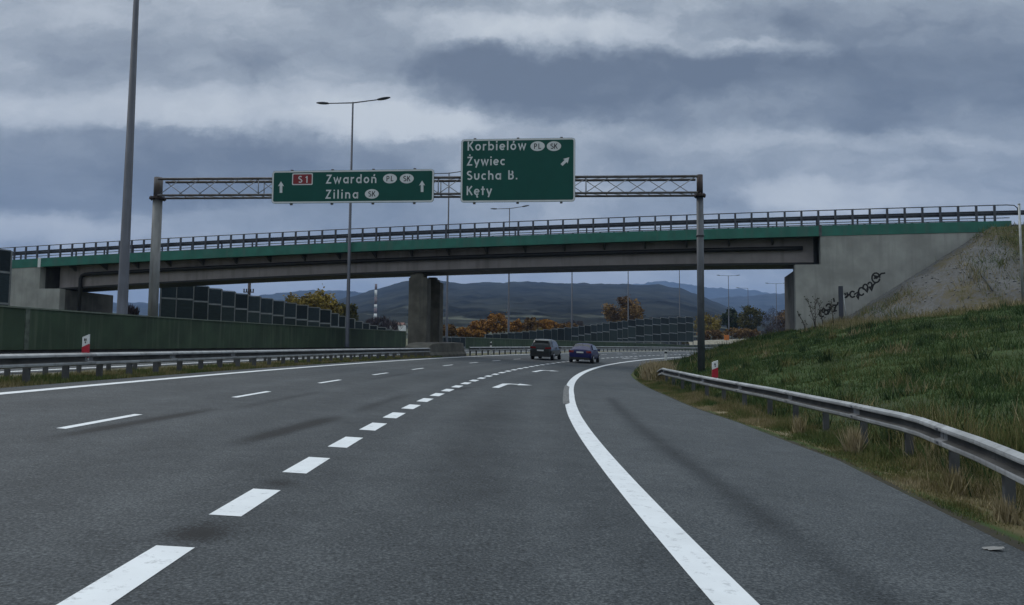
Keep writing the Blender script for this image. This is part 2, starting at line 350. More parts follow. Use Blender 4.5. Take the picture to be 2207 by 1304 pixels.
def to_sd(x, y):
    """nearest road coordinates of plan points (arrays)"""
    x = np.asarray(x, float); y = np.asarray(y, float); sh = x.shape; x = x.ravel(); y = y.ravel()
    best = np.full(len(x), 1e18); s = np.zeros(len(x))
    for k in range(0, len(_S), 2):
        e = (x - _x[k]) ** 2 + (y - _y[k]) ** 2; m = e < best; best[m] = e[m]; s[m] = _S[k]
    ps = np.interp(s, _S, _psi); dx, dy = x - np.interp(s, _S, _x), y - np.interp(s, _S, _y)
    al = dx * np.sin(ps) + dy * np.cos(ps); s2 = s + np.clip(al, -1, 1)
    d = dx * np.cos(ps) - dy * np.sin(ps)
    return s2.reshape(sh), d.reshape(sh)
def edge_d(s):      # right edge of the asphalt
    return np.interp(s, [-40, 3, 6.5, 9, 12, 18, 22, 27, 32, 39, 45, 60, 100, 260], [6.2, 6.3, 6.6, 6.95, 7.35, 7.35, 7.05, 6.9, 6.6, 6.25, 5.95, 5.8, 6.0, 6.0])
def rail_d(s):      # right guard rail
    return np.interp(s, [-40, 3, 7, 9, 12, 15, 20, 27, 34, 40, 60], [6.4, 6.5, 7.1, 7.75, 8.45, 8.62, 8.62, 7.95, 7.4, 7.2, 7.0])
def ray(px, py):
    return FW + (px - W_PX / 2) / FOC * RIGHT - (py - H_PX / 2) / FOC * UP
def at(px, py, Y):
    r = ray(px, py); return CAM + r * (Y / r[1])
def on_plane(px, py, P0, P1):
    """where the sight line meets the vertical plane through plan points P0, P1"""
    n = np.array([P1[1] - P0[1], -(P1[0] - P0[0]), 0]); r = ray(px, py)
    t = (n @ (np.array([P0[0], P0[1], 0]) - CAM)) / (n @ r); return CAM + r * t
WALL_D = -17.0
def bank_rise(s, d):
    m = .195 + .060 * sstep(25, 50, s) + .045 * sstep(50, 56, s)
    e = np.maximum(d - rail_d(np.clip(s, 3, 60)) - .1, 0)
    e = 26 * (1 - np.exp(-e / 26)) * 1.18 * np.where(e > 0, 1, 0)
    return m * e
def bank_z(s, d):
    ed = edge_d(s); base = RP(s, np.minimum(d, 8.6))[..., 2]
    lump = (fbm(s * .35, d * .35, 4, 3) - .5) * .5 * sstep(8, 12, d) + (fbm(s * 1.3, d * 1.3, 3, 5) - .5) * .16 * sstep(0, .8, d - ed)
    return base + bank_rise(s, d) + lump - .02
# ------------------------------------------------------------------ ground sheet
def terrain_z(x, y):
    s, d = to_sd(x, y)
    dc = np.clip(d, WALL_D - .5, 8.6)
    z = RP(np.clip(s, -40, 200), dc)[..., 2] - .22
    z = z + .05 * np.clip(WALL_D - .5 - d, 0, 40)
    z = z + np.where(d > 8.6, np.maximum(bank_rise(np.clip(s, -10, 60), d) - .35, 0) * (1 - .9 * sstep(64, 95, s)), 0)
    far = sstep(190, 320, np.hypot(x, y))
    return z * (1 - far) + far * 4.0
def axis(lo, hi, fine_lo, fine_hi, step, grow=1.25):
    a = list(np.arange(fine_lo, fine_hi, step)); st = step
    while a[-1] < hi: st *= grow; a.append(a[-1] + st)
    st = step
    while a[0] > lo: st *= grow; a.insert(0, a[0] - st)
    return np.array(a)
def build_ground():
    gx, gy = axis(-6500, 6500, -70, 110, 2.0), axis(-500, 6500, -20, 240, 2.0)
    X, Y = np.meshgrid(gx, gy); Z = terrain_z(X, Y)
    V = np.stack([X, Y, Z], -1).reshape(-1, 3)
    m = mat('meadow_ground', (.055, .075, .030), .95, scale=.25, col2=(.085, .07, .035), contrast=(.4, .62), detail=8)
    tag(fast_mesh('ground', V, grid_faces(len(gy), len(gx)), m, smooth=True), 'green and brown meadow ground around the motorway', 'ground', kind='structure')
build_ground()

def tyre_wear(P, s, d):
    """lighter wheel paths and dark skid streaks, by place on the road"""
    w = np.zeros_like(s)
    for lane in (-5.4, -1.8, 1.75):
        for off in (-.85, .85): w = w + .10 * np.exp(-((d - lane - off) / .35) ** 2)
    for (s0, d0, s1, d1, wd, am) in SKIDS:
        t = np.clip((s - s0) / (s1 - s0), 0, 1); dd = d0 + (d1 - d0) * t
        along = sstep(s0 - .25 * min(3, s1 - s0), s0 + .4 * min(3, s1 - s0), s) * (1 - sstep(s1 - .3 * min(3, s1 - s0), s1 + .3 * min(3, s1 - s0), s))
        w = w - 2.4 * am * along * np.exp(-((d - dd) / wd) ** 2)
    return w
SKIDS = [(9.6, -3.3, 13.3, -3.08, .11, .42), (10.0, -1.2, 13.4, -.9, .16, .42), (14.0, -2.8, 19.0, -2.7, .13, .15), (14.6, -.8, 19.8, -.7, .14, .15),
         (22.4, .0, 24.6, .4, .10, .22), (25.0, -3.0, 31, -3.0, .14, .12), (7.2, 4.6, 24, 4.8, .17, .14), (3.2, 4.45, 7.6, 4.6, .22, .10),
         (5.35, 0.0, 5.75, 0.0, .16, .40), (7.3, .02, 7.6, .02, .13, .25), (7.0, 1.75, 20, 1.75, .5, .05)]
def build_roads():
    s = np.concatenate([np.arange(-40, 2, 1.0), np.arange(2, 40, .25), np.arange(40, 80, .5), np.arange(80, 231, 2.0)])
    t = np.linspace(0, 1, 150); S, T = np.meshgrid(s, t, indexing='ij')
    D = -7.85 + T * (edge_d(S) + 7.85)
    P = RP(S, D); lip = np.where(T > .999, -.05, 0); P[..., 2] += lip
    a = .5 + tyre_wear(P, S, D) + .14 * sstep(-.05, .05, D - (D_RIGHT + .12))
    st = [(0.0, (.009, .0102, .0115)), (.35, (.0305, .0360, .0405)), (.6, (.0465, .0535, .0590)), (1, (.105, .115, .121))]
    m = attr_mat('asphalt', 'wear', st, rough=.75, noise=(.55, .34), spec=.20, fine=(46.0, 2.6), mid=(2.3, .46), bump=.5)
    road = fast_mesh('road', P.reshape(-1, 3), grid_faces(len(s), len(t))[:, ::-1], m, {'wear': a.ravel()}, smooth=True)
    tag(road, 'grey asphalt carriageway curving right under the bridge', 'road', kind='structure')
    tt = np.linspace(-10.3, WALL_D + .2, 24); S, D = np.meshgrid(s, tt, indexing='ij'); P = RP(S, D, -.05)
    o = fast_mesh('opposite_road', P.reshape(-1, 3), grid_faces(len(s), len(tt)), m, {'wear': (.5 + 0 * S).ravel()}, smooth=True)
    tag(o, 'opposite asphalt carriageway between median rails and green wall', 'road', kind='structure')
    # median verge strip
    tt = np.linspace(-10.35, -7.8, 9); S, D = np.meshgrid(s, tt, indexing='ij')
    P = RP(S, D, -.03); P[..., 2] += (fbm(S * 2, D * 2, 3, 8) - .5) * .07 - .05 * np.sin((D + 10.35) / 2.55 * math.pi)
    mv = mat('median_soil', (.075, .08, .036), .95, scale=1.5, col2=(.10, .085, .05), contrast=(.4, .6))
    tag(fast_mesh('median', P.reshape(-1, 3), grid_faces(len(s), len(tt)), mv, smooth=True), 'grassy median strip between the two carriageways', 'median', kind='structure')
    return road, o
road, opp_road = build_roads()

# ------------------------------------------------------------------ painted markings (children of the road they are painted on)
def paint_mat():
    m = mat('road_paint', (.66, .69, .71), .6, var=.04, scale=3)
    nt = m.node_tree; N = nt.nodes.new; L = nt.links.new; b = nt.nodes['Principled BSDF']
    src = b.inputs['Base Color'].links[0].from_socket
    tc = N('ShaderNodeTexCoord'); n = N('ShaderNodeTexNoise'); n.inputs['Scale'].default_value = 9; n.inputs['Detail'].default_value = 9; n.inputs['Roughness'].default_value = .75
    L(tc.outputs['Object'], n.inputs['Vector'])
    r = N('ShaderNodeMapRange'); L(n.outputs['Fac'], r.inputs['Value']); r.inputs['From Min'].default_value = .55; r.inputs['From Max'].default_value = .68; r.inputs['To Max'].default_value = .7
    mx = N('ShaderNodeMixRGB'); L(r.outputs[0], mx.inputs[0]); L(src, mx.inputs[1]); mx.inputs[2].default_value = (.22, .23, .24, 1)
    L(mx.outputs[0], b.inputs['Base Color']); return m
M_['paint'] = paint_mat()
M_['paint_worn'] = mat('worn_road_paint', (.15, .155, .157), .7, scale=14, col2=(.05, .053, .054), contrast=(.42, .58), detail=8)
def strip(name, s0, s1, d0, d1, parent, m=None, step=.5, lift=.004):
    n = max(2, int((s1 - s0) / step) + 1); s = np.linspace(s0, s1, n)
    f0 = d0 if callable(d0) else (lambda q: d0 + 0 * q); f1 = d1 if callable(d1) else (lambda q: d1 + 0 * q)
    A, B = RP(s, f0(s), lift), RP(s, f1(s), lift)
    V = np.empty((2 * n, 3)); V[0::2] = A; V[1::2] = B
    F = np.array([(2 * i, 2 * i + 1, 2 * i + 3, 2 * i + 2) for i in range(n - 1)])[:, ::-1]
    return fast_mesh(name, V, F, m or M_['paint'], parent=parent)
def patch(name, pts, parent, m=None, lift=.004):
    P = [RP(s, d, lift) for s, d in pts]
    return mesh_obj(name, P, [tuple(range(len(P)))], m or M_['paint'], parent, fix=False)
def build_markings():
    strip('edge_line', -40, 230, D_LEFT - .12, D_LEFT + .12, road, step=1)
    # right edge line; a grey worn-off old line shows to its left where it was repainted
    def dr(s): return D_RIGHT + np.interp(s, [0, 14, 17, 20, 24, 28, 34, 45, 60, 230], [0.03, 0, 0, .02, .05, .03, 0, -.05, -.1, 0])
    strip('edge_line', -40, 230, lambda q: dr(q) - np.interp(q, [20.0, 20.6, 28.5, 29.5], [.145, .02, .02, .15]), lambda q: dr(q) + .14, road, step=.25)
    strip('old_line', 20.3, 29.5, lambda q: dr(q) - .20, lambda q: dr(q) - .03, road, M_['paint_worn'], step=.25, lift=.0025)
    for i in range(-5, 62):
        if i == -5: continue
        s0 = 8.6326 + 2 * i
        strip('lane_dash', s0 - (.56 if i != -2 else 1.0), s0 + .52, -.125, .125, road, step=.3)
    for i in range(-3, 22):
        s0 = 10.21 + 5.955 * i
        strip('lane_dash', s0, s0 + 2.05, D_LANE - .065, D_LANE + .065, road, step=.5)
    for s0 in (25.2, 39.6, 78.0):                # right-turn arrows in the exit lane
        d0 = 1.15; w = .11; L1 = 2.6
        patch('turn_arrow', [(s0, d0 - w), (s0 + L1, d0 - w + .1), (s0 + L1 + .30, d0 + .20), (s0 + L1 + .30, d0 + .55), (s0 + L1 + .62, d0 + .55), (s0 + L1 + .12, d0 + 1.05),
                             (s0 + L1 - .38, d0 + .55), (s0 + L1 - .04, d0 + .55), (s0 + L1 - .04, d0 + .30), (s0 + L1 - .30, d0 + w + .1), (s0, d0 + w)], road)
    strip('edge_line', -40, 230, -10.75, -10.6, opp_road, step=1)
    for i in range(-4, 25): strip('lane_dash', 6 * i, 6 * i + 2, -13.75, -13.63, opp_road)
    strip('edge_line', -40, 230, -16.5, -16.35, opp_road, step=1)
build_markings()

# ------------------------------------------------------------------ right-hand verge and grass bank
def build_bank():
    s = np.concatenate([np.arange(-30, 2, 1.0), np.arange(2, 74, .4)]); t = np.concatenate([np.linspace(0, 1, 14), 1 + np.linspace(0, 1, 80)[1:] ** 1.3 * 27])
    S, T = np.meshgrid(s, t, indexing='ij'); D = edge_d(S) - .03 + T * 1.35
    Z = bank_z(S, D); P = RP(S, D); P[..., 2] = Z; P[:, -1, 2] -= 1.5; P[-1, :, 2] -= 1.2; P[0, :, 2] -= 1.2; P[:, 0, 2] = RP(S, D)[:, 0, 2] - .06
    dry = 1 - sstep(.7, 2.2, D - edge_d(S)); bed = 1 - sstep(.05, .35, D - edge_d(S))
    a = .30 + .45 * dry - .62 * bed + .25 * (fbm(S * .25, D * .3, 4, 12) - .5) + .6 * np.exp(-((S - 18.5) / 2.6) ** 2 - ((D - edge_d(S) - .35) / .22) ** 2) + .30 * sstep(36, 42, S) * (1 - sstep(.5, 3, D - edge_d(S)))
    st = [(0.0, (.035, .034, .030)), (.12, (.040, .037, .025)), (.33, (.038, .068, .018)), (.55, (.065, .068, .027)), (.75, (.115, .095, .048)), (1, (.20, .17, .11))]
    m = attr_mat('bank_grass_soil', 'dry', st, rough=.95, noise=(1.3, .30), fine=(14, .35))
    tag(fast_mesh('grass_bank', P.reshape(-1, 3), grid_faces(len(s), len(t))[:, ::-1], m, {'dry': a.ravel()}, smooth=True), 'grass bank rising to the right behind the guard rail', 'grass bank', kind='structure')
build_bank()

# ------------------------------------------------------------------ overpass bridge
BP0, BP1 = np.array([-39.9, 63.0]), np.array([31.8, 49.4])
BU = np.array([BP1[0] - BP0[0], BP1[1] - BP0[1], 0]); BLEN = float(np.linalg.norm(BU)); BU = BU / BLEN
BV = np.array([.20, 1.0, 0]); BV /= np.linalg.norm(BV)          # the supports stand skewed to the deck
UZ = np.array([0, 0, 1.0])
def b_uz(px, py):
    P = on_plane(px, py, BP0, BP1); return float((P[:2] - BP0) @ BU[:2]), float(P[2])
def BPt(u, v, z): return np.array([BP0[0], BP0[1], 0]) + BU * u + BV * v + UZ * z
_fb = np.array([b_uz(*q) for q in ((31, 576.7), (250, 567.5), (650, 549), (1103, 527.5), (1453, 515.5), (1768, 510), (2053, 502))])
_ft = np.array([b_uz(*q) for q in ((31, 558), (250, 547), (650, 530), (1103, 510), (1453, 498), (1768, 487), (2053, 481))])
_cb = np.polyfit(_fb[:, 0], _fb[:, 1], 2); _ct = np.polyfit(_ft[:, 0], _ft[:, 1], 2)
def zb(u): return np.polyval(_cb, u)
def zt(u): return zb(u) + .70
bridge = thing('overpass_bridge', 'concrete road bridge with green edge beam and dark steel railing spanning the motorway', 'bridge', tuple(BPt(33, 2, 0)))
BW = 6.2
UA, UB = b_uz(20, 560)[0], b_uz(2180, 480)[0]
def build_bridge():
    uj0, uj1 = b_uz(85, 560)[0], b_uz(1768, 500)[0]
    us = np.linspace(UA, UB, 60)
    # edge beams (front and back) and slab
    def beam(u0, u1, v0, v1, z0, z1, name, m, n=40):
        q = np.linspace(u0, u1, n); rows = [[BPt(u, v0, z0(u)), BPt(u, v0, z1(u)), BPt(u, v1, z1(u)), BPt(u, v1, z0(u))] for u in q]
        return MB().sweep(rows, True, cap=True).build(name, m, bridge)
    for v0, v1 in ((0, .35), (BW - .35, BW)):
        beam(UA, uj0 - .1, v0, v1, zb, zt, 'edge_beam', M_['fascia'], 6)
        beam(uj0 + .12, uj1 - .06, v0, v1, zb, zt, 'edge_beam', M_['fascia'], 50)
        beam(uj1 + .06, UB, v0, v1, zb, zt, 'edge_beam', M_['fascia'], 12)
        beam(uj0 - .12, uj0 + .14, v0 - .03, v1 - .03, lambda u: zb(u) - .04, lambda u: zt(u) + .04, 'joint_cover', M_['white_plastic'], 2)
        beam(uj1 - .09, uj1 + .09, v0 - .03, v1 - .03, lambda u: zb(u) + .0, lambda u: zt(u) + .03, 'joint_cover', M_['galv_dull'], 2)
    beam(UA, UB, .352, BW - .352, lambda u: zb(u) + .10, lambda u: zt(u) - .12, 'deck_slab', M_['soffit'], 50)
    # box girder: web, dark bottom flange
    ug0, ug1 = b_uz(105, 590)[0], uj1 - .25
    _g = np.polyfit(*zip(*[b_uz(px, py) for px, py in ((320, 612), (700, 595), (1103, 580.5), (1453, 573.5), (1690, 571))]), 2)
    def gb(u):                                   # bottom of the girder, corrected for standing 1.2 m behind the edge beam
        z = np.polyval(_g, u); return 1.33 + (z - 1.33) * 1.021
    beam(ug0, ug1, 1.20, 3.6, lambda u: gb(u) + .14, lambda u: zb(u) + .098, 'girder', M_['girder'], 50)
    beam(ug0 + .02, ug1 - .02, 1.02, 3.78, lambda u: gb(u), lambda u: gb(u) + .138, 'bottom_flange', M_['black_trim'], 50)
    # bracket ribs under the overhang
    for u in np.arange(ug0 + 1.5, ug1, 2.9):
        MB().prism([BPt(u - .06, .36, zb(u) + .098), BPt(u - .06, 1.18, zb(u) + .098), BPt(u - .06, 1.18, zb(u) - .38), BPt(u - .06, .36, zb(u) - .02)], BU * .12).build('bracket', M_['soffit'], bridge)
    # drain pipe slung along the web, dropping down the left abutment
    up0, up1 = b_uz(155, 600)[0], b_uz(1735, 530)[0]
    fz = lambda u: gb(u) + .60 * (zb(u) - gb(u)) + .05
    pts = [BPt(up0, .95, 1.5), BPt(up0, .95, fz(up0) - .35), BPt(up0 + .12, .95, fz(up0) - .1), BPt(up0 + .4, .95, fz(up0))] + [BPt(u, .95, fz(u)) for u in np.linspace(up0 + 1, up1, 30)]
    MB().tube(pts, .15, 10).build('drain_pipe', M_['pipe'], bridge)
    # piers
    uc = b_uz(891, 650)[0]; hw = .72
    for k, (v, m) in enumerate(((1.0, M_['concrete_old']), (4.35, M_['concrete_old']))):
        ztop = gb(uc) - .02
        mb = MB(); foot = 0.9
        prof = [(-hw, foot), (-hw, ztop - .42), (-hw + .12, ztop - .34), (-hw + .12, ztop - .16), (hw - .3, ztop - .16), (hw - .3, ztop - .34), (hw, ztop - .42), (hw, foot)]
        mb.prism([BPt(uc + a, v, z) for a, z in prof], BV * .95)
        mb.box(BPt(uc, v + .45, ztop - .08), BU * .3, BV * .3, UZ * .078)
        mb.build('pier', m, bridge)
    # right abutment: wing wall in the plane of the edge beam, bearing shelf, skewed front face
    ua = b_uz(1715, 640)[0]; un = uj1; zs = b_uz(1740, 570)[1]; ue = b_uz(2085, 505)[0]
    poly = [(ua, 1.2), (ua, zs), (un, zs), (un, None), (ue + 3, None), (ue + 3, 1.2)]
    mb = MB(); mb.prism([BPt(u, .03, z if z is not None else float(zb(u)) - .003) for u, z in poly], BV * .6)
    wing = mb.build('wing_wall', M_['concrete'], bridge)
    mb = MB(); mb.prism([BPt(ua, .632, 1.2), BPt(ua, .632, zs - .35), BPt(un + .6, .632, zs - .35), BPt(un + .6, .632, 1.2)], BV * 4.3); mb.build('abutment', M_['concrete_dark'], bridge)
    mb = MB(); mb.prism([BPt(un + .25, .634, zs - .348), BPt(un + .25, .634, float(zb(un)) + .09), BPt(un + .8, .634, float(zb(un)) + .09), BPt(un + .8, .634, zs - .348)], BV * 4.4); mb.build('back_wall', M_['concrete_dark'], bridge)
    mb = MB(); mb.box(BPt(ua + .55, 1.9, zs - .17), BU * .35, BV * .3, UZ * .17); mb.build('bearing', M_['black_trim'], bridge)
    # left abutment
    ul0, ul1 = b_uz(16, 640)[0], b_uz(127, 650)[0]; zsl = b_uz(105, 622)[1]; unl = b_uz(85, 600)[0]
    poly = [(ul0 - 2, 0.6), (ul0 - 2, None), (unl, None), (unl, zsl), (ul1, zsl), (ul1, 0.6)]
    mb = MB(); mb.prism([BPt(u, .03, z if z is not None else float(zb(u)) - .003) for u, z in poly], BV * .6); mb.build('wing_wall', M_['concrete'], bridge)
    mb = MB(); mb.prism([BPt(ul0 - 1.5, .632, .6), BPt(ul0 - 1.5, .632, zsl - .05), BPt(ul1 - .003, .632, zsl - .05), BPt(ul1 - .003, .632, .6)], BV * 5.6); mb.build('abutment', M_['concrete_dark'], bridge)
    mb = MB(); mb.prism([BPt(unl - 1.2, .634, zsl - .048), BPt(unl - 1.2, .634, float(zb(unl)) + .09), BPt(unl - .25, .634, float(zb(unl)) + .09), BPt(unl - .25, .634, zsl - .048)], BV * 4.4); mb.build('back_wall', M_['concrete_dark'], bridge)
    mb = MB(); mb.box(BPt(ul1 - .55, 2.2, zsl + .1), BU * .4, BV * .5, UZ * .14); mb.build('bearing', M_['black_trim'], bridge)
    # railings: posts, handrail and two guard beams on each side
    ppx = []                                     # post positions read along the deck: evenly spaced
    us = np.arange(UA + .35, UB - .3, 1.085)
    for side, v in ((0, .12), (1, BW - .12)):
        hr = MB(); q = np.linspace(UA - 3, UB - .2, 70)
        pts = [BPt(u, v, zt(u) + 1.06) for u in q]
        pts += [BPt(UB + .25, v, zt(UB) + 1.02), BPt(UB + .42, v, zt(UB) + .85), BPt(UB + .48, v, zt(UB) + .55)]
        rail = hr.tube(pts, .034, 8).build('railing', M_['rail_dark'], bridge)
        tag(rail)
        for u in us:
            MB().box(BPt(u, v, zt(u) + .52), BU * .065, BV * .05, UZ * .52).build('railing_post', M_['rail_dark'], rail)
        gv = v + (.16 if side == 0 else -.16); sg = 1 if side == 0 else -1
        prof = [(0, .0), (.05, .03), (.05, .10), (0, .14), (0, .18), (.05, .22), (.05, .29), (0, .32)]
        rows = [[BPt(u, gv + sg * a, zt(u) + .40 + z) for a, z in prof] for u in np.linspace(UA - 6, UB + 9, 50)]
        MB().sweep(rows).build('guard_beam', M_['rail_dark'], bridge)
        MB().tube([BPt(u, gv, zt(u) + .24) for u in np.linspace(UA, UB, 40)], .03, 6).build('lower_rail', M_['rail_dark'], bridge)
        for u in np.arange(UA + .8, UB, 2.6):
            MB().box(BPt(u, gv + sg * .03, zt(u) + .20), BU * .05, BV * .04, UZ * .20).build('guard_post', M_['rail_dark'], rail)
    return wing
wing_wall = build_bridge()

# ------------------------------------------------------------------ stroke lettering
def arc(cx, cy, rx, ry, a0, a1, n=14):
    return [(cx + rx * math.cos(math.radians(a)), cy + ry * math.sin(math.radians(a))) for a in np.linspace(a0, a1, n)]
_O = arc(.31, .35, .235, .275, 0, 360, 22)
GL = {
 'o': ([_O], .62), 'a': ([_O, [(.545, .70), (.545, 0)]], .62), 'b': ([[(.075, 1), (.075, 0)], _O], .62), 'd': ([_O, [(.545, 1), (.545, 0)]], .62),
 'e': ([arc(.31, .35, .235, .275, 0, 318, 20), [(.10, .35), (.545, .35)]], .60), 'c': ([arc(.31, .35, .235, .275, 48, 312, 18)], .54),
 'i': ([[(.085, .70), (.085, 0)], [(.085, .84), (.085, 1.0)]], .17), 'l': ([[(.085, 1), (.085, 0)]], .17),
 'r': ([[(.075, .70), (.075, 0)], arc(.30, .40, .225, .225, 178, 70, 8)], .38), 'n': ([[(.075, .70), (.075, 0)], arc(.285, .40, .21, .225, 180, 0, 12) + [(.495, 0)]], .57),
 'h': ([[(.075, 1), (.075, 0)], arc(.285, .40, .21, .225, 180, 0, 12) + [(.495, 0)]], .57), 'u': ([[(.075, .70)] + arc(.285, .30, .21, .225, 180, 360, 12) + [(.495, .70)]], .57),
 'w': ([[(.05, .70), (.24, .06), (.43, .64), (.62, .06), (.81, .70)]], .86), 'y': ([[(.05, .70), (.30, .06)], [(.55, .70), (.22, -.24)]], .60),
 't': ([[(.20, .95), (.20, 0)], [(.0, .63), (.42, .63)]], .42),
 'K': ([[(.075, 1), (.075, 0)], [(.56, 1), (.12, .44)], [(.24, .58), (.60, 0)]], .62), 'Z': ([[(.03, .925), (.52, .925), (.07, .075), (.58, .075)]], .60),
 'S': ([arc(.29, .735, .215, .19, 35, 270, 14) + arc(.29, .275, .235, .20, 90, -145, 14)[1:]], .58), 'B': ([[(.075, 1), (.075, 0)], [(.075, .925), (.30, .925)] + arc(.30, .735, .17, .19, 90, -90, 9) + [(.075, .545)], [(.30, .545)] + arc(.32, .31, .20, .235, 90, -90, 10) + [(.075, .075)]], .60),
 'P': ([[(.075, 1), (.075, 0)], [(.075, .925), (.28, .925)] + arc(.28, .70, .20, .225, 90, -90, 10) + [(.075, .475)]], .54), 'L': ([[(.075, 1), (.075, .075), (.48, .075)]], .50),
 '1': ([[(.02, .74), (.22, .93)], [(.22, 1), (.22, 0)]], .32), '.': ([[(.085, 0), (.085, .17)]], .20), ' ': ([], .36),
}
def accents(ch):
    if ch == 'ó': return GL['o'][0] + [[(.30, .80), (.40, .98)]], .62
    if ch == 'ń': return GL['n'][0] + [[(.28, .80), (.38, .98)]], .57
    if ch == 'Ż': return GL['Z'][0] + [[(.30, 1.10), (.30, 1.26)]], .60
    if ch == 'ę': return GL['e'][0] + [[(.38, .07), (.33, -.06), (.36, -.20), (.46, -.22)]], .60
    return GL[ch]
def ribbon(pts, w):
    """outline quads of a stroke in 2D"""
    P = [np.array(p, float) for p in pts]; closed = np.linalg.norm(P[0] - P[-1]) < 1e-6
    if closed: P = P[:-1]
    n = len(P); Ls, Rs = [], []
    for i in range(n):
        a = P[(i - 1) % n] if (closed or i > 0) else None; b = P[(i + 1) % n] if (closed or i < n - 1) else None
        d1 = (P[i] - a) if a is not None else None; d2 = (b - P[i]) if b is not None else None
        if d1 is None: d1 = d2
        if d2 is None: d2 = d1
        d1 = d1 / np.linalg.norm(d1); d2 = d2 / np.linalg.norm(d2)
        n1, n2 = np.array([-d1[1], d1[0]]), np.array([-d2[1], d2[0]]); mt = n1 + n2; mt /= (np.linalg.norm(mt) + 1e-9)
        k = w / 2 / max(.45, mt @ n1); Ls.append(P[i] + mt * k); Rs.append(P[i] - mt * k)
    return Ls, Rs, closed
def text_mesh(txt, width, height, stroke=.155):
    """2D quads; glyph spacing is stretched so the line has the wanted width"""
    adv = [accents(c)[1] for c in txt]; tot = sum(adv) * height; gap = (width - tot) / max(1, len(txt) - 1)
    V, F = [], []; x = 0
    for c, a in zip(txt, adv):
        for st in accents(c)[0]:
            Ls, Rs, cl = ribbon(st, stroke); n0 = len(V)
            for l_, r_ in zip(Ls, Rs): V += [(x + l_[0] * height, l_[1] * height), (x + r_[0] * height, r_[1] * height)]
            n = len(Ls)
            for i in range(n if cl else n - 1):
                j = (i + 1) % n; F.append((n0 + 2 * i, n0 + 2 * i + 1, n0 + 2 * j + 1, n0 + 2 * j))
        x += a * height + gap
    return V, F
# ------------------------------------------------------------------ sign gantry
GL0 = at(337, 500, 39.6); GL1 = at(1509, 500, 37.2)
GA, GB = np.array([GL0[0], GL0[1]]), np.array([GL1[0], GL1[1]])
GU = np.array([GB[0] - GA[0], GB[1] - GA[1], 0]); GLEN = float(np.linalg.norm(GU)); GU /= GLEN; GN = np.array([GU[1], -GU[0], 0])   # GN faces the camera
def g_uz(px, py, off=0.0):
    o = GN[:2] * off; P = on_plane(px, py, GA + o, GB + o); return float((P[:2] - GA - o) @ GU[:2]), float(P[2])
def GP(u, z, off=0.0): return np.array([GA[0], GA[1], 0]) + GU * u + UZ * z + GN * off
gantry = thing('sign_gantry', 'rusty lattice sign gantry on two round steel posts spanning the motorway', 'gantry', tuple(GP(GLEN / 2, 0)))
def build_gantry():
    zL, zR = g_uz(342, 383)[1], g_uz(1507, 377)[1]
    for u, ztop, m, r, flz, mt in ((0.0, zL, M_['gantry_post'], .235, g_uz(342, 430)[1], M_['truss']), (GLEN, zR, M_['gantry_post_grey'], .165, g_uz(1508, 424)[1], M_['rust'])):
        base = float(terrain_z(np.array([GP(u, 0)[0]]), np.array([GP(u, 0)[1]]))[0]) - .3
        p = MB().tube([GP(u, base), GP(u, flz)], [r * 1.06, r], 18).build('post', m, gantry)
        MB().tube([GP(u, flz + .10), GP(u, ztop)], r * .92, 16).build('post_head', mt, gantry)
        mb = MB().tube([GP(u, flz), GP(u, flz + .045)], r * 1.75, 16).tube([GP(u, flz + .055), GP(u, flz + .10)], r * 1.75, 16)
        for a in np.arange(8) * math.pi / 4:
            mb.tube([GP(u, flz - .05) + r * 1.42 * (math.cos(a) * GU + math.sin(a) * GN), GP(u, flz + .15) + r * 1.42 * (math.cos(a) * GU + math.sin(a) * GN)], .03, 6)
        mb.build('flange', M_['rust'], gantry)
    zc = g_uz(1508, 510)[1]
    MB().tube([GP(GLEN, zc), GP(GLEN, zc + .09)], .20, 16).build('collar', M_['gantry_post_grey'], gantry)
    for base in ((0, M_['gantry_post']), (GLEN, M_['gantry_post_grey'])): pass
    zt0, zt1 = g_uz(380, 389)[1], g_uz(1480, 384)[1]; zb0, zb1 = g_uz(380, 424)[1], g_uz(1480, 418.5)[1]
    ztf = lambda u: zt0 + (zt1 - zt0) * u / GLEN; zbf = lambda u: zb0 + (zb1 - zb0) * u / GLEN
    dpt = .36
    for off in (-dpt, dpt):
        for fz, r in ((ztf, .065), (zbf, .058)):
            MB().tube([GP(.2, fz(.2), off), GP(GLEN - .15, fz(GLEN - .15), off)], r, 10).build('chord', M_['truss'], gantry)
    n = 26; cell = (GLEN - .6) / n
    for k in range(n):
        u0, u1 = .3 + k * cell, .3 + (k + 1) * cell; um = (u0 + u1) / 2; mb = MB()
        mb.tube([GP(u0, zbf(u0) + .05, dpt), GP(u1, ztf(u1) - .05, dpt)], .020, 6); mb.tube([GP(u0, ztf(u0) - .05, -dpt), GP(u1, zbf(u1) + .05, -dpt)], .020, 6)
        mb.tube([GP(u0, ztf(u0), -dpt), GP(u1, ztf(u1), dpt)], .015, 6); mb.tube([GP(u1, zbf(u1), -dpt), GP(u0, zbf(u0), dpt)], .015, 6)
        mb.build('brace', M_['brace'], gantry)
    for u in (GLEN * .2, GLEN * .8, GLEN * .535):
        mb = MB()
        for off in (-dpt, dpt): mb.tube([GP(u, zbf(u) + .05, off), GP(u, ztf(u) - .05, off)], .026, 6)
        mb.build('upright', M_['brace'], gantry)
    for off in (-dpt, dpt):
        MB().tube([GP(GLEN * .3, ztf(0), off), GP(GLEN * .75, ztf(GLEN), off)], .07, 8)
build_gantry()
S_OFF = .62
def sP(px, py, lift=0.0):
    u, z = g_uz(px, py, S_OFF); return GP(u, z, S_OFF + lift)
PXM = 38.0 / FOC           # metres per photo pixel at the gantry
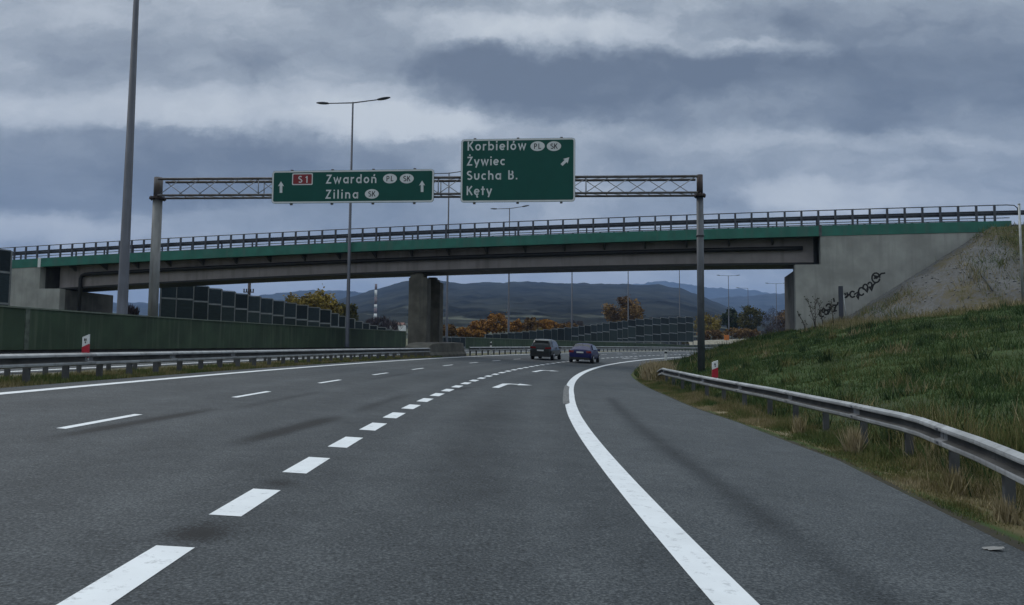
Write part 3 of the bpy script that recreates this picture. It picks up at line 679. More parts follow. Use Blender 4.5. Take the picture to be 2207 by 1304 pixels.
def sign_frame(px0, px1, py0, py1):
    c = sP((px0 + px1) / 2, (py0 + py1) / 2)
    l_, r_ = sP(px0, (py0 + py1) / 2), sP(px1, (py0 + py1) / 2); t_, b_ = sP((px0 + px1) / 2, py0), sP((px0 + px1) / 2, py1)
    return c, float(np.linalg.norm(r_ - l_)), float(np.linalg.norm(t_ - b_))
def rrect(w, h, r, n=6):
    p = []
    for cx, cy, a0 in ((w / 2 - r, h / 2 - r, 0), (-w / 2 + r, h / 2 - r, 90), (-w / 2 + r, -h / 2 + r, 180), (w / 2 - r, -h / 2 + r, 270)):
        p += arc(cx, cy, r, r, a0, a0 + 90, n)
    return p
class Sign:
    def __init__(self, label, px0, px1, py0, py1):
        self.c, self.w, self.h = sign_frame(px0, px1, py0, py1); self.px = ((px0 + px1) / 2, (py0 + py1) / 2)
        self.root = thing('direction_sign', label, 'road sign', tuple(self.c), 'green direction signs on the gantry')
        R = rrect(self.w, self.h, .16); MB().prism([self.P(x, y, 0) for x, y in R], -GN * .05).build('panel', M_['sign_green'], self.root)
        A, B = rrect(self.w - .02, self.h - .02, .15), rrect(self.w - .17, self.h - .17, .085)
        mb = MB(); n = len(A)
        for i in range(n):
            j = (i + 1) % n; mb.add([self.P(*A[i], .004), self.P(*A[j], .004), self.P(*B[j], .004), self.P(*B[i], .004)], [(0, 1, 2, 3)])
        mb.build('border', M_['sign_white'], self.root)
        for k in np.linspace(-.38, .38, 4 if self.w > 7 else 3):      # hangers behind, their hooks show above and below
            mb = MB(); mb.box(self.P(k * self.w, 0, -.10), GU * .06, GN * .045, UZ * (self.h / 2 + .07)); mb.box(self.P(k * self.w, 0, -.36), GU * .03, GN * .21, UZ * .05)
            mb.build('hanger', M_['truss'], self.root)
    def P(self, x, y, lift): return self.c + GU * x + UZ * y + GN * lift
    def xy(self, px, py):
        q = sP(px, py) - self.c; return float(q @ GU), float(q[2])
    def text(self, txt, px0, px1, pyb, pyt, m, name='lettering', parent=None, lift=.005, stroke=.155):
        x0, y0 = self.xy(px0, pyb); x1, _ = self.xy(px1, pyb); _, y1 = self.xy(px0, pyt)
        V, F = text_mesh(txt, x1 - x0, y1 - y0, stroke)
        return mesh_obj(name, [self.P(x0 + a, y0 + b, lift) for a, b in V], F, m, parent or self.root, fix=False)
    def oval(self, txt, pcx, pcy):
        x, y = self.xy(pcx, pcy); rx, ry = 15.4 * PXM, 10.6 * PXM
        mb = MB(); mb.prism([self.P(x + a, y + b, .010) for a, b in arc(0, 0, rx, ry, 0, 348.75, 32)], -GN * .008)
        o = mb.build('country_badge', M_['sign_white'], self.root)
        self.text(txt, pcx - 7.6, pcx + 7.6, pcy + 5.9, pcy - 5.6, M_['sign_black'], 'badge_letters', o, .013, .16)
    def poly(self, pts, m, name, lift=.006):
        return mesh_obj(name, [self.P(*self.xy(a, b), lift) for a, b in pts], [tuple(range(len(pts)))], m, self.root, fix=False)
def arrow_pts(x0, y0, x1, y1, sw, hw, hl):
    d = np.array([x1 - x0, y1 - y0]); L_ = np.linalg.norm(d); d /= L_; n = np.array([-d[1], d[0]]); a = np.array([x0, y0]); t = np.array([x1, y1]); k = t - d * hl
    return [tuple(a + n * sw / 2), tuple(k + n * sw / 2), tuple(k - d * hl * .12 + n * hw / 2), tuple(t), tuple(k - d * hl * .12 - n * hw / 2), tuple(k - n * sw / 2), tuple(a - n * sw / 2)]
sg = Sign('wide green sign reading Zwardoń and Zilina with a red S1 badge', 584.5, 933.5, 366.5, 437)
w_ = M_['sign_white']
sg.text('Zwardoń', 703, 811, 395.7, 376.6, w_); sg.text('Zilina', 701.9, 771.7, 428.3, 409.2, w_)
sg.oval('PL', 840.6, 385); sg.oval('SK', 876.8, 385); sg.oval('SK', 801.4, 418)
sg.poly(arrow_pts(605.7, 415.6, 605.7, 390.8, 5.8, 13, 9.6), w_, 'arrow'); sg.poly(arrow_pts(909.8, 413.8, 909.8, 389, 5.8, 13, 9.6), w_, 'arrow')
bx, by = sg.xy(652, 386.2); bw, bh = 46.5 * PXM, 26 * PXM
bd = MB().prism([sg.P(bx + a, by + b, .012) for a, b in rrect(bw, bh, .06)], -GN * .01).build('route_badge', M_['sign_white'], sg.root)
MB().prism([sg.P(bx + a, by + b, .016) for a, b in rrect(bw - .10, bh - .10, .04)], -GN * .003).build('badge_face', M_['sign_red'], bd)
sg.text('S', 643, 652.5, 394.2, 379.4, w_, 'badge_letters', bd, .019, .16); sg.text('1', 658.5, 663.5, 394.2, 379.4, w_, 'badge_letters', bd, .019, .16)
sg2 = Sign('tall green sign listing Korbielów, Żywiec, Sucha B. and Kęty', 992.5, 1239, 298.5, 435)
sg2.text('Korbielów', 1007.8, 1133.8, 324.7, 305.1, w_); sg2.text('Żywiec', 1006.7, 1088.6, 357, 338.0, w_); sg2.text('Sucha B.', 1006.2, 1115.6, 387.9, 368.3, w_); sg2.text('Kęty', 1005.8, 1060.0, 420.7, 401.2, w_)
sg2.oval('PL', 1158.7, 315.1); sg2.oval('SK', 1193.9, 315.1)
sg2.poly(arrow_pts(1210.4, 355.6, 1227, 339.0, 6.0, 14, 11), w_, 'arrow')

# ------------------------------------------------------------------ guard rails
W_PROF = [(.0, .0), (.03, .004), (.088, .035), (.092, .075), (.088, .095), (.0, .118), (.0, .20), (.088, .225), (.092, .245), (.088, .275), (.03, .306), (.0, .31)]
def guard_rail(label, s0, s1, dfun, face, top, spacing, m=None, post_m=None, group='steel guard rails', base_dz=-.35, taper_end=None, post_w=.06, post_off=.12):
    """face = +1 when the waves look towards increasing d"""
    root = thing('guard_rail', label, 'guard rail', tuple(RP(s0, dfun(s0))), group)
    n = max(8, int((s1 - s0) / .8)); rows = []
    for s in np.linspace(s0, s1, n):
        d = float(dfun(s)); t = top(s) if callable(top) else top
        rows.append([RP(s, d + face * a, t - .31 + z) for a, z in W_PROF])
    bm_ = MB().sweep(rows); k_ = len(W_PROF) - 1
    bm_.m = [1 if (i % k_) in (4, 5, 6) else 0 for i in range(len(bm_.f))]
    bm_.build('beam', [m or M_['galv'], M_['shade_grime']], root)
    for s in np.arange(s0 + .6, s1 - .2, spacing):
        d = float(dfun(s)); t = top(s) if callable(top) else top; f, r = heading(s)
        c = RP(s, d - face * post_off); zt_ = c[2] + t - .06; zb_ = c[2] + base_dz
        mb = MB(); mb.box([c[0], c[1], (zt_ + zb_) / 2], r * post_w, f * .025, UZ * (zt_ - zb_) / 2); mb.box(np.array([c[0], c[1], zt_ - .10]) + r * face * (post_off / 2), r * (post_off / 2), f * .04, UZ * .08)
        mb.build('post', post_m or M_['galv_dull'], root)
    for s in np.arange(s0 + 2.45, s1 - 1, 4.0):      # overlapping beam ends
        if s > s0 + 42: break
        rr_ = []
        for q in (s, s + .16, s + .32):
            d = float(dfun(q)); tq = top(q) if callable(top) else top
            rr_.append([RP(q, d + face * (a + .005), tq - .31 + z) for a, z in W_PROF])
        MB().sweep(rr_).build('splice', M_['galv_splice'], root)
    for s in np.arange(s0 + 2.6, s1, 4.0):       # splice bolts
        if s > s0 + 30: break
        d = float(dfun(s)); t = top(s) if callable(top) else top; mb = MB(); f, r = heading(s)
        for dz in (.066, .244): mb.box(RP(s, d + face * .099, t - .31 + dz), f * .025, r * .008, UZ * .015)
        mb.build('bolt', M_['rail_dark'], root)
    return root
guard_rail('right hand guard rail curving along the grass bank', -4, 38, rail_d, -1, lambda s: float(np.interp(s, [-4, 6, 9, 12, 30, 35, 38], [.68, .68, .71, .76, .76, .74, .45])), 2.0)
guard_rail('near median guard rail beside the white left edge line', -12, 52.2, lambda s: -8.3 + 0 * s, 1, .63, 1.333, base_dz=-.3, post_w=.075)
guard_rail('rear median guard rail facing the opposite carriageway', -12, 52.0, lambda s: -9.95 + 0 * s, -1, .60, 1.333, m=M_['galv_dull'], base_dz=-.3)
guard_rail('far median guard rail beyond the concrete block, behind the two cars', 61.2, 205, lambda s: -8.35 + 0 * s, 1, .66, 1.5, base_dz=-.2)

# ------------------------------------------------------------------ green wall beside the opposite carriageway
def wall_run(label, s0, s1, h0, h1, seg=6.0):
    root = thing('green_wall', label, 'wall', tuple(RP(s0, WALL_D)), 'low green concrete walls')
    hf = lambda s: h0 + (h1 - h0) * (s - s0) / (s1 - s0)
    n = int((s1 - s0) / 2) + 2; q = np.linspace(s0, s1, n)
    rows = [[RP(s, WALL_D, -.4), RP(s, WALL_D, hf(s)), RP(s, WALL_D - .22, hf(s)), RP(s, WALL_D - .22, -.4)] for s in q]
    MB().sweep(rows, True, cap=True).build('wall_panel', M_['wall_green'], root)
    rows = [[RP(s, WALL_D + .04, hf(s) + .004), RP(s, WALL_D + .04, hf(s) + .06), RP(s, WALL_D - .26, hf(s) + .06), RP(s, WALL_D - .26, hf(s) + .004)] for s in q]
    MB().sweep(rows, True, cap=True).build('coping', M_['wall_cap'], root)
    return root, hf
WALL_S0 = -20
wl, wl_h = wall_run('low dark green wall at left, streaked, behind the median rail', WALL_S0, 67.5, 1.78, 1.60)
for px in (52,):
    k = int(np.argmin([abs((lambda P: (P - CAM) @ RIGHT / ((P - CAM) @ FW) * FOC + W_PX / 2)(RP(s, WALL_D)) - px) for s in np.arange(20, 60, .25)])); s_ = 20 + .25 * k
    f, r = heading(s_); MB().box(RP(s_, WALL_D + .012, .75), f * .11, r * .012, UZ * .98).build('joint_strip', mat('pale_joint', (.12, .145, .115), .9, var=.3, scale=3, streak=((.05, .075, .05), .8, 5)), wl)
wall_run('low dark green wall farther on, past the bridge pier', 72.5, 180, 1.22, .75)
# ------------------------------------------------------------------ concrete safety block round the pier
def build_block():
    root = tag(None or bpy.data.objects.new('concrete_block', None), 'stained concrete crash barrier round the foot of the pier', 'crash barrier'); scn.collection.objects.link(root)
    root.location = tuple(RP(56, -9.2))
    prof = lambda h: [(0.0, -.3), (0, .12), (-.14, .30), (-.22, h), (-1.9, h), (-2.0, -.3)]
    rows = []
    for s, h, din in ((52.3, .62, .05), (53.2, .86, 0), (54.5, .93, 0), (57, .95, 0), (59.5, .97, 0), (60.3, .97, -.06), (61.0, .60, -.25)):
        rows.append([RP(s, -8.25 + a + din, z) for a, z in prof(h)])
    MB().sweep(rows, True, cap=True).build('barrier_body', M_['concrete_old'], root)
build_block()

# ------------------------------------------------------------------ noise barriers
def barrier(name, label, posts, tiers_of, mats, group='stepped noise barriers'):
    """posts: plan points with ground z; tiers_of(i) -> list of z levels of bay i from top down"""
    root = thing(name, label, 'noise barrier', tuple(posts[0]), group)
    n = len(posts)
    for i in range(n - 1):
        A, B = np.array(posts[i]), np.array(posts[i + 1]); lv = tiers_of(i); d = B - A; d[2] = 0; L_ = np.linalg.norm(d); d /= L_; nn = np.array([d[1], -d[0], 0])
        mid = (A + B) / 2
        for k in range(len(lv) - 1):
            zt_, zb_ = lv[k], lv[k + 1]
            mb = MB(); c = np.array([mid[0], mid[1], (zt_ + zb_) / 2]); mb.box(c, d * (L_ / 2 - .06), nn * .05, UZ * ((zt_ - zb_) / 2 - .035))
            for q in np.arange(zb_ + .3, zt_ - .15, .32): mb.box([mid[0] + nn[0] * .055, mid[1] + nn[1] * .055, q], d * (L_ / 2 - .07), nn * .012, UZ * .02)
            mb.build('panel', mats[min(k, len(mats) - 1)], root)
            if k < len(lv) - 2 or True:
                MB().box([mid[0], mid[1], zb_], d * (L_ / 2 - .055), nn * .075, UZ * .075).build('rail', M_['panel_post'], root)
        MB().box([mid[0], mid[1], lv[0] + .02], d * (L_ / 2 - .055), nn * .07, UZ * .035).build('top_cap', M_['panel_post'], root)
    for i in range(n):
        zt_ = max(tiers_of(j)[0] for j in (max(0, i - 1), min(n - 2, i))); A = posts[i]; zb_ = A[2] - .5
        MB().box([A[0], A[1], (zt_ + zb_) / 2], (.055, 0, 0), (0, .085, 0), UZ * (zt_ - zb_) / 2).build('post', M_['panel_post'], root)
    return root
def zAt(px, py, P):
    """height of the sight line through a pixel over plan point P"""
    r = ray(px, py); return CAM[2] + r[2] * (P[1] - CAM[1]) / r[1]
def curve_pts(pxs, d):
    s = np.arange(20, 255, .25); P = RP(s, d); v = P - CAM; q = (v @ RIGHT) / (v @ FW) * FOC + W_PX / 2
    m = np.concatenate([[True], np.diff(q) > 0]); q, P = q[m], P[m]
    return [np.array([np.interp(p, q, P[:, k]) for k in range(3)]) for p in pxs]
# left, tall, stepping down behind the green wall (it runs on under the bridge)
pxL = [343, 377, 414, 446, 475, 504, 532, 559, 586, 611, 637, 662, 688, 712, 729, 744, 764, 781, 796, 813, 832, 846, 862]
topL = [611, 612.5, 616.5, 622.5, 628, 633.5, 638.5, 643.5, 648.5, 653.5, 658, 663, 668, 676, 682, 687, 693, 697, 702, 706, 710, 713, 716]
midL = [643, 645, 650, 656, 661, 666, 672, 676, 680, 685, 689, 692.5, 697, 704, 706]
s_, px_ = None, None
PL = []
for i, p in enumerate(pxL):
    Y = 71 + (p - 343) * .030; q = at(p, 720, Y); PL.append(np.array([q[0], q[1], 2.0]))
def tl(i):
    Pm = (PL[i] + PL[i + 1]) / 2; pm = (pxL[i] + pxL[i + 1]) / 2; z0 = zAt(pm, topL[i], Pm)
    lv = [z0]
    if i < len(midL): lv.append(zAt(pm, midL[i], Pm))
    lv.append(min(2.2, lv[-1] - .5)); return lv
barrier('noise_barrier', 'dark stepped noise barrier descending behind the green wall at left', PL, tl, [M_['panel_dark'], M_['panel_green']])
# right, rising towards its far end
pxR = [1045.5, 1061.6, 1077.6, 1094, 1109, 1125, 1140, 1156, 1171, 1188, 1201, 1216, 1231, 1246, 1259, 1273, 1286, 1298, 1313, 1330, 1341, 1353, 1370, 1388, 1406, 1424, 1442, 1460, 1478, 1494]
topR = [721, 720, 719, 717.5, 716.5, 715.3, 713.7, 712, 711, 709.8, 708.4, 706.8, 705.5, 703.4, 701.7, 700.5, 699, 697, 694.5, 693.3, 692, 690, 688.5, 687.3, 686, 685.4, 684.6, 684, 683.4]
mid1 = {12: 724.5, 13: 722.5, 14: 720, 15: 717, 16: 716, 17: 715, 18: 711, 19: 709.5, 20: 707.5, 21: 704, 22: 702, 23: 701, 24: 700, 25: 699, 26: 698, 27: 697, 28: 696}
mid2 = {19: 730, 20: 729.5, 21: 728, 22: 724, 23: 722, 24: 720.5, 25: 719, 26: 718, 27: 716.5, 28: 715}
PR = curve_pts(pxR, WALL_D - 1.6)
PR = [np.array([p[0], p[1], p[2]]) for p in PR]
def tr(i):
    Pm = (PR[i] + PR[i + 1]) / 2; pm = (pxR[i] + pxR[i + 1]) / 2; lv = [zAt(pm, topR[i], Pm)]
    if i in mid1: lv.append(zAt(pm, mid1[i], Pm))
    if i in mid2: lv.append(zAt(pm, mid2[i], Pm))
    lv.append(min(zAt(pm, 736, Pm), lv[-1] - .35)); return lv
barrier('noise_barrier', 'dark stepped noise barrier rising towards its far right end', PR, tr, [M_['panel_dark'], M_['panel_green'], M_['panel_green']])
PG = curve_pts([930, 954, 972, 991, 1002], WALL_D + .1)
barrier('noise_barrier', 'four short dark glazed noise panels behind the concrete block', PG, lambda i: [zAt(980, 727, PG[i]), zAt(980, 748, PG[i])], [M_['panel_dark']])
PB = [np.append(at(p, 640, Y)[:2], 1.2) for p, Y in ((-70, 55.5), (-25, 57.0), (19, 58.5))]
barrier('noise_barrier', 'tall dark noise barrier at the left edge, beside the bridge abutment', PB, lambda i: [zAt(0, 541 - (1 - i) * 5, PB[i + 1]), zAt(0, 588, PB[i + 1]), zAt(0, 655, PB[i + 1]), 1.0], [M_['panel_dark'], M_['panel_dark'], M_['panel_green']])

# ------------------------------------------------------------------ street lamps
def lamp(label, px, Y, top_py=None, foot_z=None, arm=5.6, base_r=.16, heads=2, group='tall street lamps along the motorway', arm_dir=None, height=None, px_top=None):
    P = at(px, 700, Y); s, d = to_sd(np.array([P[0]]), np.array([P[1]])); g = float(terrain_z(np.array([P[0]]), np.array([P[1]]))[0]) if foot_z is None else foot_z
    zt_ = zAt(px, top_py, P) if top_py is not None else g + height
    root = thing('street_lamp', label, 'street lamp', (P[0], P[1], g), group)
    base = np.array([P[0], P[1], 0])
    H = zt_ - g
    MB().tube([base + UZ * (g - .3), base + UZ * (g + .9), base + UZ * (g + .92), base + UZ * zt_], [base_r * 1.12, base_r * 1.1, base_r, base_r * .42], 14).build('mast', M_['mast'], root)
    r = heading(float(s[0]))[1] if arm_dir is None else np.array(arm_dir, float)
    for sgn in ((-1, 1) if heads == 2 else (-1,)):
        half = arm / 2; mb = MB().tube([base + UZ * (zt_ - .06), base + r * sgn * (half - .75) + UZ * (zt_ + .05)], [.05, .04], 8); mb.build('arm', M_['mast'], root)
        q = np.linspace(0, 1, 9); rows = []
        fwd = np.cross(UZ, r)
        for t in q:                                # flattened teardrop head
            c = base + r * sgn * (half - .85 + 1.0 * t) + UZ * (zt_ + .05 + .10 * t); wd = .17 * math.sin(math.pi * min(.97, .12 + .84 * t)) ** .6 + .02; ht = .085 * math.sin(math.pi * min(.97, .12 + .84 * t)) ** .6 + .012
            rows.append([c + fwd * wd * math.cos(a) + UZ * ht * math.sin(a) for a in np.linspace(0, 2 * math.pi, 10, endpoint=False)])
        MB().sweep(rows, True, cap=True, smooth=True).build('lamp_head', M_['mast'], root)
    return root
lamp('thick lamp mast at left, its top beyond the frame, behind the green wall', 262, 37.5, height=20.5, base_r=.255)
lamp('double-armed street lamp rising behind the wide Zwardoń sign', 749, 57.5, top_py=220, base_r=.15, arm=5.75)
lamp('double-armed lamp mast showing between the two green signs', 963, 80, top_py=372, base_r=.14)
lamp('small double-armed street lamp below the tall Korbielów sign', 1096, 105, top_py=448.5, base_r=.15)
lamp('lamp mast right of the small double lamp, seen under the bridge', 1232.5, 128, height=17.5, base_r=.15)
lamp('lamp mast in front of the orange-brown tree', 1354, 150, height=17.5, base_r=.16)
lamp('slim lamp mast just left of the right gantry post, far off', 1465, 176, height=23, base_r=.15)
lamp('far double-armed lamp right of the gantry post, above the trees', 1571, 205, top_py=594, base_r=.17, arm=5.8, arm_dir=(1, -.1, 0))
lamp('far single-armed lamp between the two far double lamps', 1613, 230, top_py=621, base_r=.14, heads=1, arm=6.6, arm_dir=(1, -.1, 0))
lamp('far double-armed lamp next to the right abutment', 1674, 232, top_py=611, base_r=.15, arm=6.0, arm_dir=(1, -.1, 0))

# ------------------------------------------------------------------ marker posts
def delineator(label, P, h, w=.13, yaw=0.0, far=False, below=.6):
    root = thing('marker_post', label, 'marker post', tuple(P), 'roadside marker posts')
    a = np.array([math.cos(yaw), math.sin(yaw), 0]); b = np.array([-a[1], a[0], 0]); P = np.array(P, float)
    lean = a * .02
    def slab(z0, z1, name, m, hw, dp, slope=0.0):
        q = [P + a * -hw + UZ * z0, P + a * hw + UZ * z0, P + a * hw + UZ * (z1 + slope), P + a * -hw + UZ * (z1 - slope)]
        return MB().prism([c - b * dp for c in q], b * dp * 2).build(name, m, root)
    slab(-below, h, 'post', M_['white_plastic'], w / 2, .03, .035)
    if not far:
        q = [P + a * -(w / 2 + .003) + UZ * (h - .62), P + a * (w / 2 + .003) + UZ * (h - .54), P + a * (w / 2 + .003) + UZ * (h - .20), P + a * -(w / 2 + .003) + UZ * (h - .28)]
        MB().prism([c - b * .034 for c in q], b * .068).build('red_band', M_['red_plastic'], root)
        cc = P - b * .0355
        for dx, dz, ww, hh in ((-.02, -.10, .012, .03), (.012, -.10, .010, .03), (0, -.165, .012, .02)):
            MB().box(cc + a * dx + UZ * (h + dz), a * ww, b * .002, UZ * hh).build('number_mark', M_['sign_black'], root)
    else:
        MB().box(P + UZ * (h - .2), a * (w / 2 + .004), b * .034, UZ * .09).build('black_band', M_['sign_black'], root)
    return root
pL = at(184.5, 757, 18.9); delineator('white and red marker post behind the left median rail', (pL[0], pL[1], pL[2] - .12), .50, .15, yaw=.1, below=.1)
pR = at(1541, 811, 26.0); delineator('white and red marker post behind the right guard rail', (pR[0], pR[1], pR[2] - .06), .56, .19, yaw=.05, below=.12)
pF = at(1058, 748, 69.5); delineator('small white marker post on the far median rail, left of the cars', (pF[0], pF[1], pF[2] - .15), .62, .16, far=True)
pF = at(1435, 769, 74); delineator('small white marker post where the far carriageway meets the verge', (pF[0], pF[1], pF[2] - .15), .75, .22, far=True)

# ------------------------------------------------------------------ cars
def car(name, label, s, d, paint, prof, parts):
    f, r = heading(s); P = RP(s, d); bank = float(np.interp(s, _S, _b)); gr = G0 + G1 * s
    r = r + UZ * -bank; r /= np.linalg.norm(r); f = f + UZ * gr; f /= np.linalg.norm(f); u = np.cross(r, f)
    root = thing(name, label, 'car', tuple(P), 'cars driving under the bridge')
    T = lambda x, y, z: P + r * x + f * y + u * z
    rows = []
    for (y, zb_, wl_, wm_, zm, wbt, zbt, wr, zr) in prof:
        half = [(0, zb_), (wl_ * .85, zb_), (wl_, zb_ + .10), (wm_, zm), (wbt, zbt), (wr + (wbt - wr) * .12, zr - (zr - zbt) * .14), (wr, zr - .03), (wr * .82, zr), (wr * .4, zr + .02), (0, zr + .025)]
        rows.append([T(x, y, z) for x, z in half] + [T(-x, y, z) for x, z in half[-2:0:-1]])
    body = MB().sweep(rows, True, cap=True, smooth=True).build('body', paint, root)
    m = body.modifiers.new('smooth', 'SUBSURF'); m.levels = m.render_levels = 2
    def quad(nm, pts, mt, th=.02, par=None):
        q = [T(*p) for p in pts]; n = np.cross(q[1] - q[0], q[-1] - q[0]); n /= np.linalg.norm(n)
        c = sum(q) / len(q)
        return MB().prism([a + n * th / 2 for a in q], -n * th).build(nm, mt, par or root)
    parts(quad, T, root)
    L_ = prof[-1][0]
    for y in (.85, L_ - .9):
        for sx in (-1, 1):
            c = T(sx * .80, y, .32); ty = MB()
            ty.tube([c - r * .11, c - r * .10, c + r * .10, c + r * .11], [.27, .32, .32, .27], 20); o = ty.build('tyre', M_['tyre'], root)
            q = c + r * sx * .112; MB().tube([q - r * .01, q + r * .006], .20, 16).build('rim', M_['rim'], o)
    for sx in (-1, 1):
        MB().box(T(sx * 1.0, L_ * .58, .98), r * .10, f * .05, u * .07).build('mirror', paint, root)
    MB().tube([T(.0, 1.1, prof[3][8]), T(.0, .98, prof[3][8] + .16)], .012, 6).build('antenna', M_['black_trim'], root)
    return root
# y, zbottom, wsill, wmid, zmid, wbelt, zbelt, wroof, zroof
SUV = [(0.0, .42, .74, .80, .62, .72, .84, .62, .92), (.06, .30, .80, .885, .64, .80, .95, .60, 1.30), (.30, .24, .86, .905, .66, .83, .97, .62, 1.53), (.7, .22, .87, .91, .68, .84, .98, .64, 1.60), (1.9, .22, .87, .91, .68, .84, .98, .66, 1.62),
       (2.7, .22, .87, .91, .68, .84, .98, .63, 1.52), (3.25, .22, .87, .90, .68, .82, .96, .74, 1.05), (3.9, .24, .84, .87, .66, .74, .86, .66, .92), (4.25, .30, .72, .76, .60, .62, .74, .55, .78), (4.36, .38, .58, .62, .56, .50, .66, .44, .70)]
SEDAN = [(0.0, .40, .72, .78, .62, .70, .84, .62, .90), (.06, .28, .79, .87, .64, .80, .93, .70, 1.02), (.45, .22, .84, .90, .66, .82, .95, .68, 1.06), (1.15, .21, .86, .905, .66, .82, .95, .58, 1.40), (2.1, .21, .86, .905, .66, .82, .95, .60, 1.46),
         (2.75, .21, .86, .90, .66, .82, .94, .58, 1.38), (3.5, .21, .86, .90, .66, .80, .92, .72, .99), (4.1, .23, .83, .86, .64, .73, .84, .66, .88), (4.5, .29, .72, .76, .58, .62, .72, .55, .76), (4.62, .36, .58, .62, .54, .50, .64, .44, .68)]
def suv_parts(quad, T, root):
    quad('rear_window', [(-.60, .055, 1.04), (.60, .055, 1.04), (.52, .27, 1.43), (-.52, .27, 1.43)], M_['glass'], .05)
    MB().prism([T(-.58, .20, 1.47), T(.58, .20, 1.47), T(.56, .42, 1.57), T(-.56, .42, 1.57)], (0, 0, .035)).build('spoiler', M_['green_paint'], root)
    for sx in (-1, 1):
        MB().prism([T(sx * .38, -.035, .86), T(sx * .38, -.035, 1.0), T(sx * .83, .03, 1.03), T(sx * .86, .06, .90)], (T(0, .12, 0) - T(0, 0, 0))).build('tail_light', M_['tail'], root)
        quad('side_window', [(sx * .82, .62, 1.02), (sx * .82, 2.85, 1.02), (sx * .70, 2.45, 1.42), (sx * .69, .80, 1.46)], M_['glass'], .05)
    MB().box(T(0, .0, .40), (T(.80, 0, 0) - T(0, 0, 0)), (T(0, .06, 0) - T(0, 0, 0)), (0, 0, .13)).build('bumper', M_['black_trim'], root)
    MB().box(T(0, -.025, .74), (T(.26, 0, 0) - T(0, 0, 0)), (T(0, .02, 0) - T(0, 0, 0)), (0, 0, .057)).build('number_plate', M_['plate'], root)
def sedan_parts(quad, T, root):
    quad('rear_window', [(-.66, .50, 1.035), (.66, .50, 1.035), (.52, 1.10, 1.37), (-.52, 1.10, 1.37)], M_['glass'], .05)
    for sx in (-1, 1):
        MB().prism([T(sx * .50, -.03, .76), T(sx * .46, -.03, .92), T(sx * .82, .03, .93), T(sx * .87, .07, .76)], (T(0, .12, 0) - T(0, 0, 0))).build('tail_light', M_['tail'], root)
        quad('side_window', [(sx * .81, 1.0, .985), (sx * .81, 3.1, .985), (sx * .66, 2.55, 1.32), (sx * .65, 1.35, 1.34)], M_['glass'], .05)
    MB().box(T(0, .02, .34), (T(.74, 0, 0) - T(0, 0, 0)), (T(0, .06, 0) - T(0, 0, 0)), (0, 0, .09)).build('bumper', M_['black_trim'], root)
    MB().box(T(0, -.03, .80), (T(.26, 0, 0) - T(0, 0, 0)), (T(0, .02, 0) - T(0, 0, 0)), (0, 0, .057)).build('number_plate', M_['plate'], root)
car('car', 'dark grey-green hatchback with wide red tail lamps and black rear window', 60.2, -2.18, M_['green_paint'], SUV, suv_parts)
car('car', 'navy blue saloon car, nearer of the two cars', 58.6, 1.22, M_['blue_paint'], SEDAN, sedan_parts)

# ------------------------------------------------------------------ rubble cone beside the right wing wall
CONE_A = on_plane(2135, 483, BP0, BP1); CONE_SLOPE = .66
def cone_z(x, y):
    dx, dy = x - CONE_A[0], y - (CONE_A[1] - .35); t = np.clip(dx * BU[0] + dy * BU[1], 0, 60)
    qx, qy = dx - t * BU[0], dy - t * BU[1]; return CONE_A[2] - .12 - CONE_SLOPE * np.hypot(qx, qy) - .01 * t
def build_cone():
    u = np.arange(-13, 34, .3); v = np.concatenate([np.arange(-14, 0.01, .3)])
    U, V = np.meshgrid(u, v, indexing='ij'); nrm = np.array([BU[1], -BU[0]])
    X = CONE_A[0] + BU[0] * U - nrm[0] * V * -1; Y = CONE_A[1] + BU[1] * U - nrm[1] * V * -1
    X = CONE_A[0] + BU[0] * U + nrm[0] * (-V); Y = CONE_A[1] + BU[1] * U + nrm[1] * (-V)
    Z = cone_z(X, Y) + ((fbm(X * .8, Y * .8, 4, 21) - .5) * .45 + (fbm(X * 2.5, Y * 2.5, 2, 25) - .5) * .14) * (-V > .3)
    grow = sstep(-1.6, 1.4, U) * .72 + (fbm(X * .35, Y * .35, 4, 31) - .5) * 1.1 + .25 * sstep(5, 9, -V)
    st = [(0.0, (.118, .119, .118)), (.22, (.090, .089, .086)), (.40, (.095, .082, .052)), (.6, (.062, .060, .028)), (1, (.05, .056, .022))]
    m = attr_mat('rubble_slope', 'grow', st, rough=.95, noise=(2.2, .5), fine=(5, 1.2))
    Pm = np.stack([X, Y, Z], -1); keep = True
    tag(fast_mesh('gravel_slope', Pm.reshape(-1, 3), grid_faces(len(u), len(v))[:, ::-1], m, {'grow': grow.ravel()}, smooth=True), 'grey gravel cone with weeds beside the right wing wall', 'slope', kind='structure')
    # loose stones lying on it
    n = 900; ru, rv = rng.uniform(-11, 6, n), -rng.uniform(.4, 8, n); V_, F_ = [], []
    sx = CONE_A[0] + BU[0] * ru + nrm[0] * (-rv); sy = CONE_A[1] + BU[1] * ru + nrm[1] * (-rv); sz = cone_z(sx, sy) + (fbm(sx * .8, sy * .8, 4, 21) - .5) * .45
    for i in range(n):
        q = rng.uniform(.03, .09); b = len(V_)
        for c in ((1, 0, 0), (-1, 0, 0), (0, 1, 0), (0, -1, 0), (0, 0, .7), (0, 0, -.7)): V_.append((sx[i] + q * c[0] * rng.uniform(.6, 1.3), sy[i] + q * c[1] * rng.uniform(.6, 1.3), sz[i] + q * c[2]))
        F_ += [(b + a, b + c, b + e) for a, c, e in ((0, 2, 4), (2, 1, 4), (1, 3, 4), (3, 0, 4), (2, 0, 5), (1, 2, 5), (3, 1, 5), (0, 3, 5))]
    tag(fast_mesh('rubble', np.array(V_), np.array(F_), mat('stone', (.19, .19, .185), .9, var=.3, scale=2)), 'loose grey stones scattered over the gravel cone', 'rubble', kind='stuff')
build_cone()
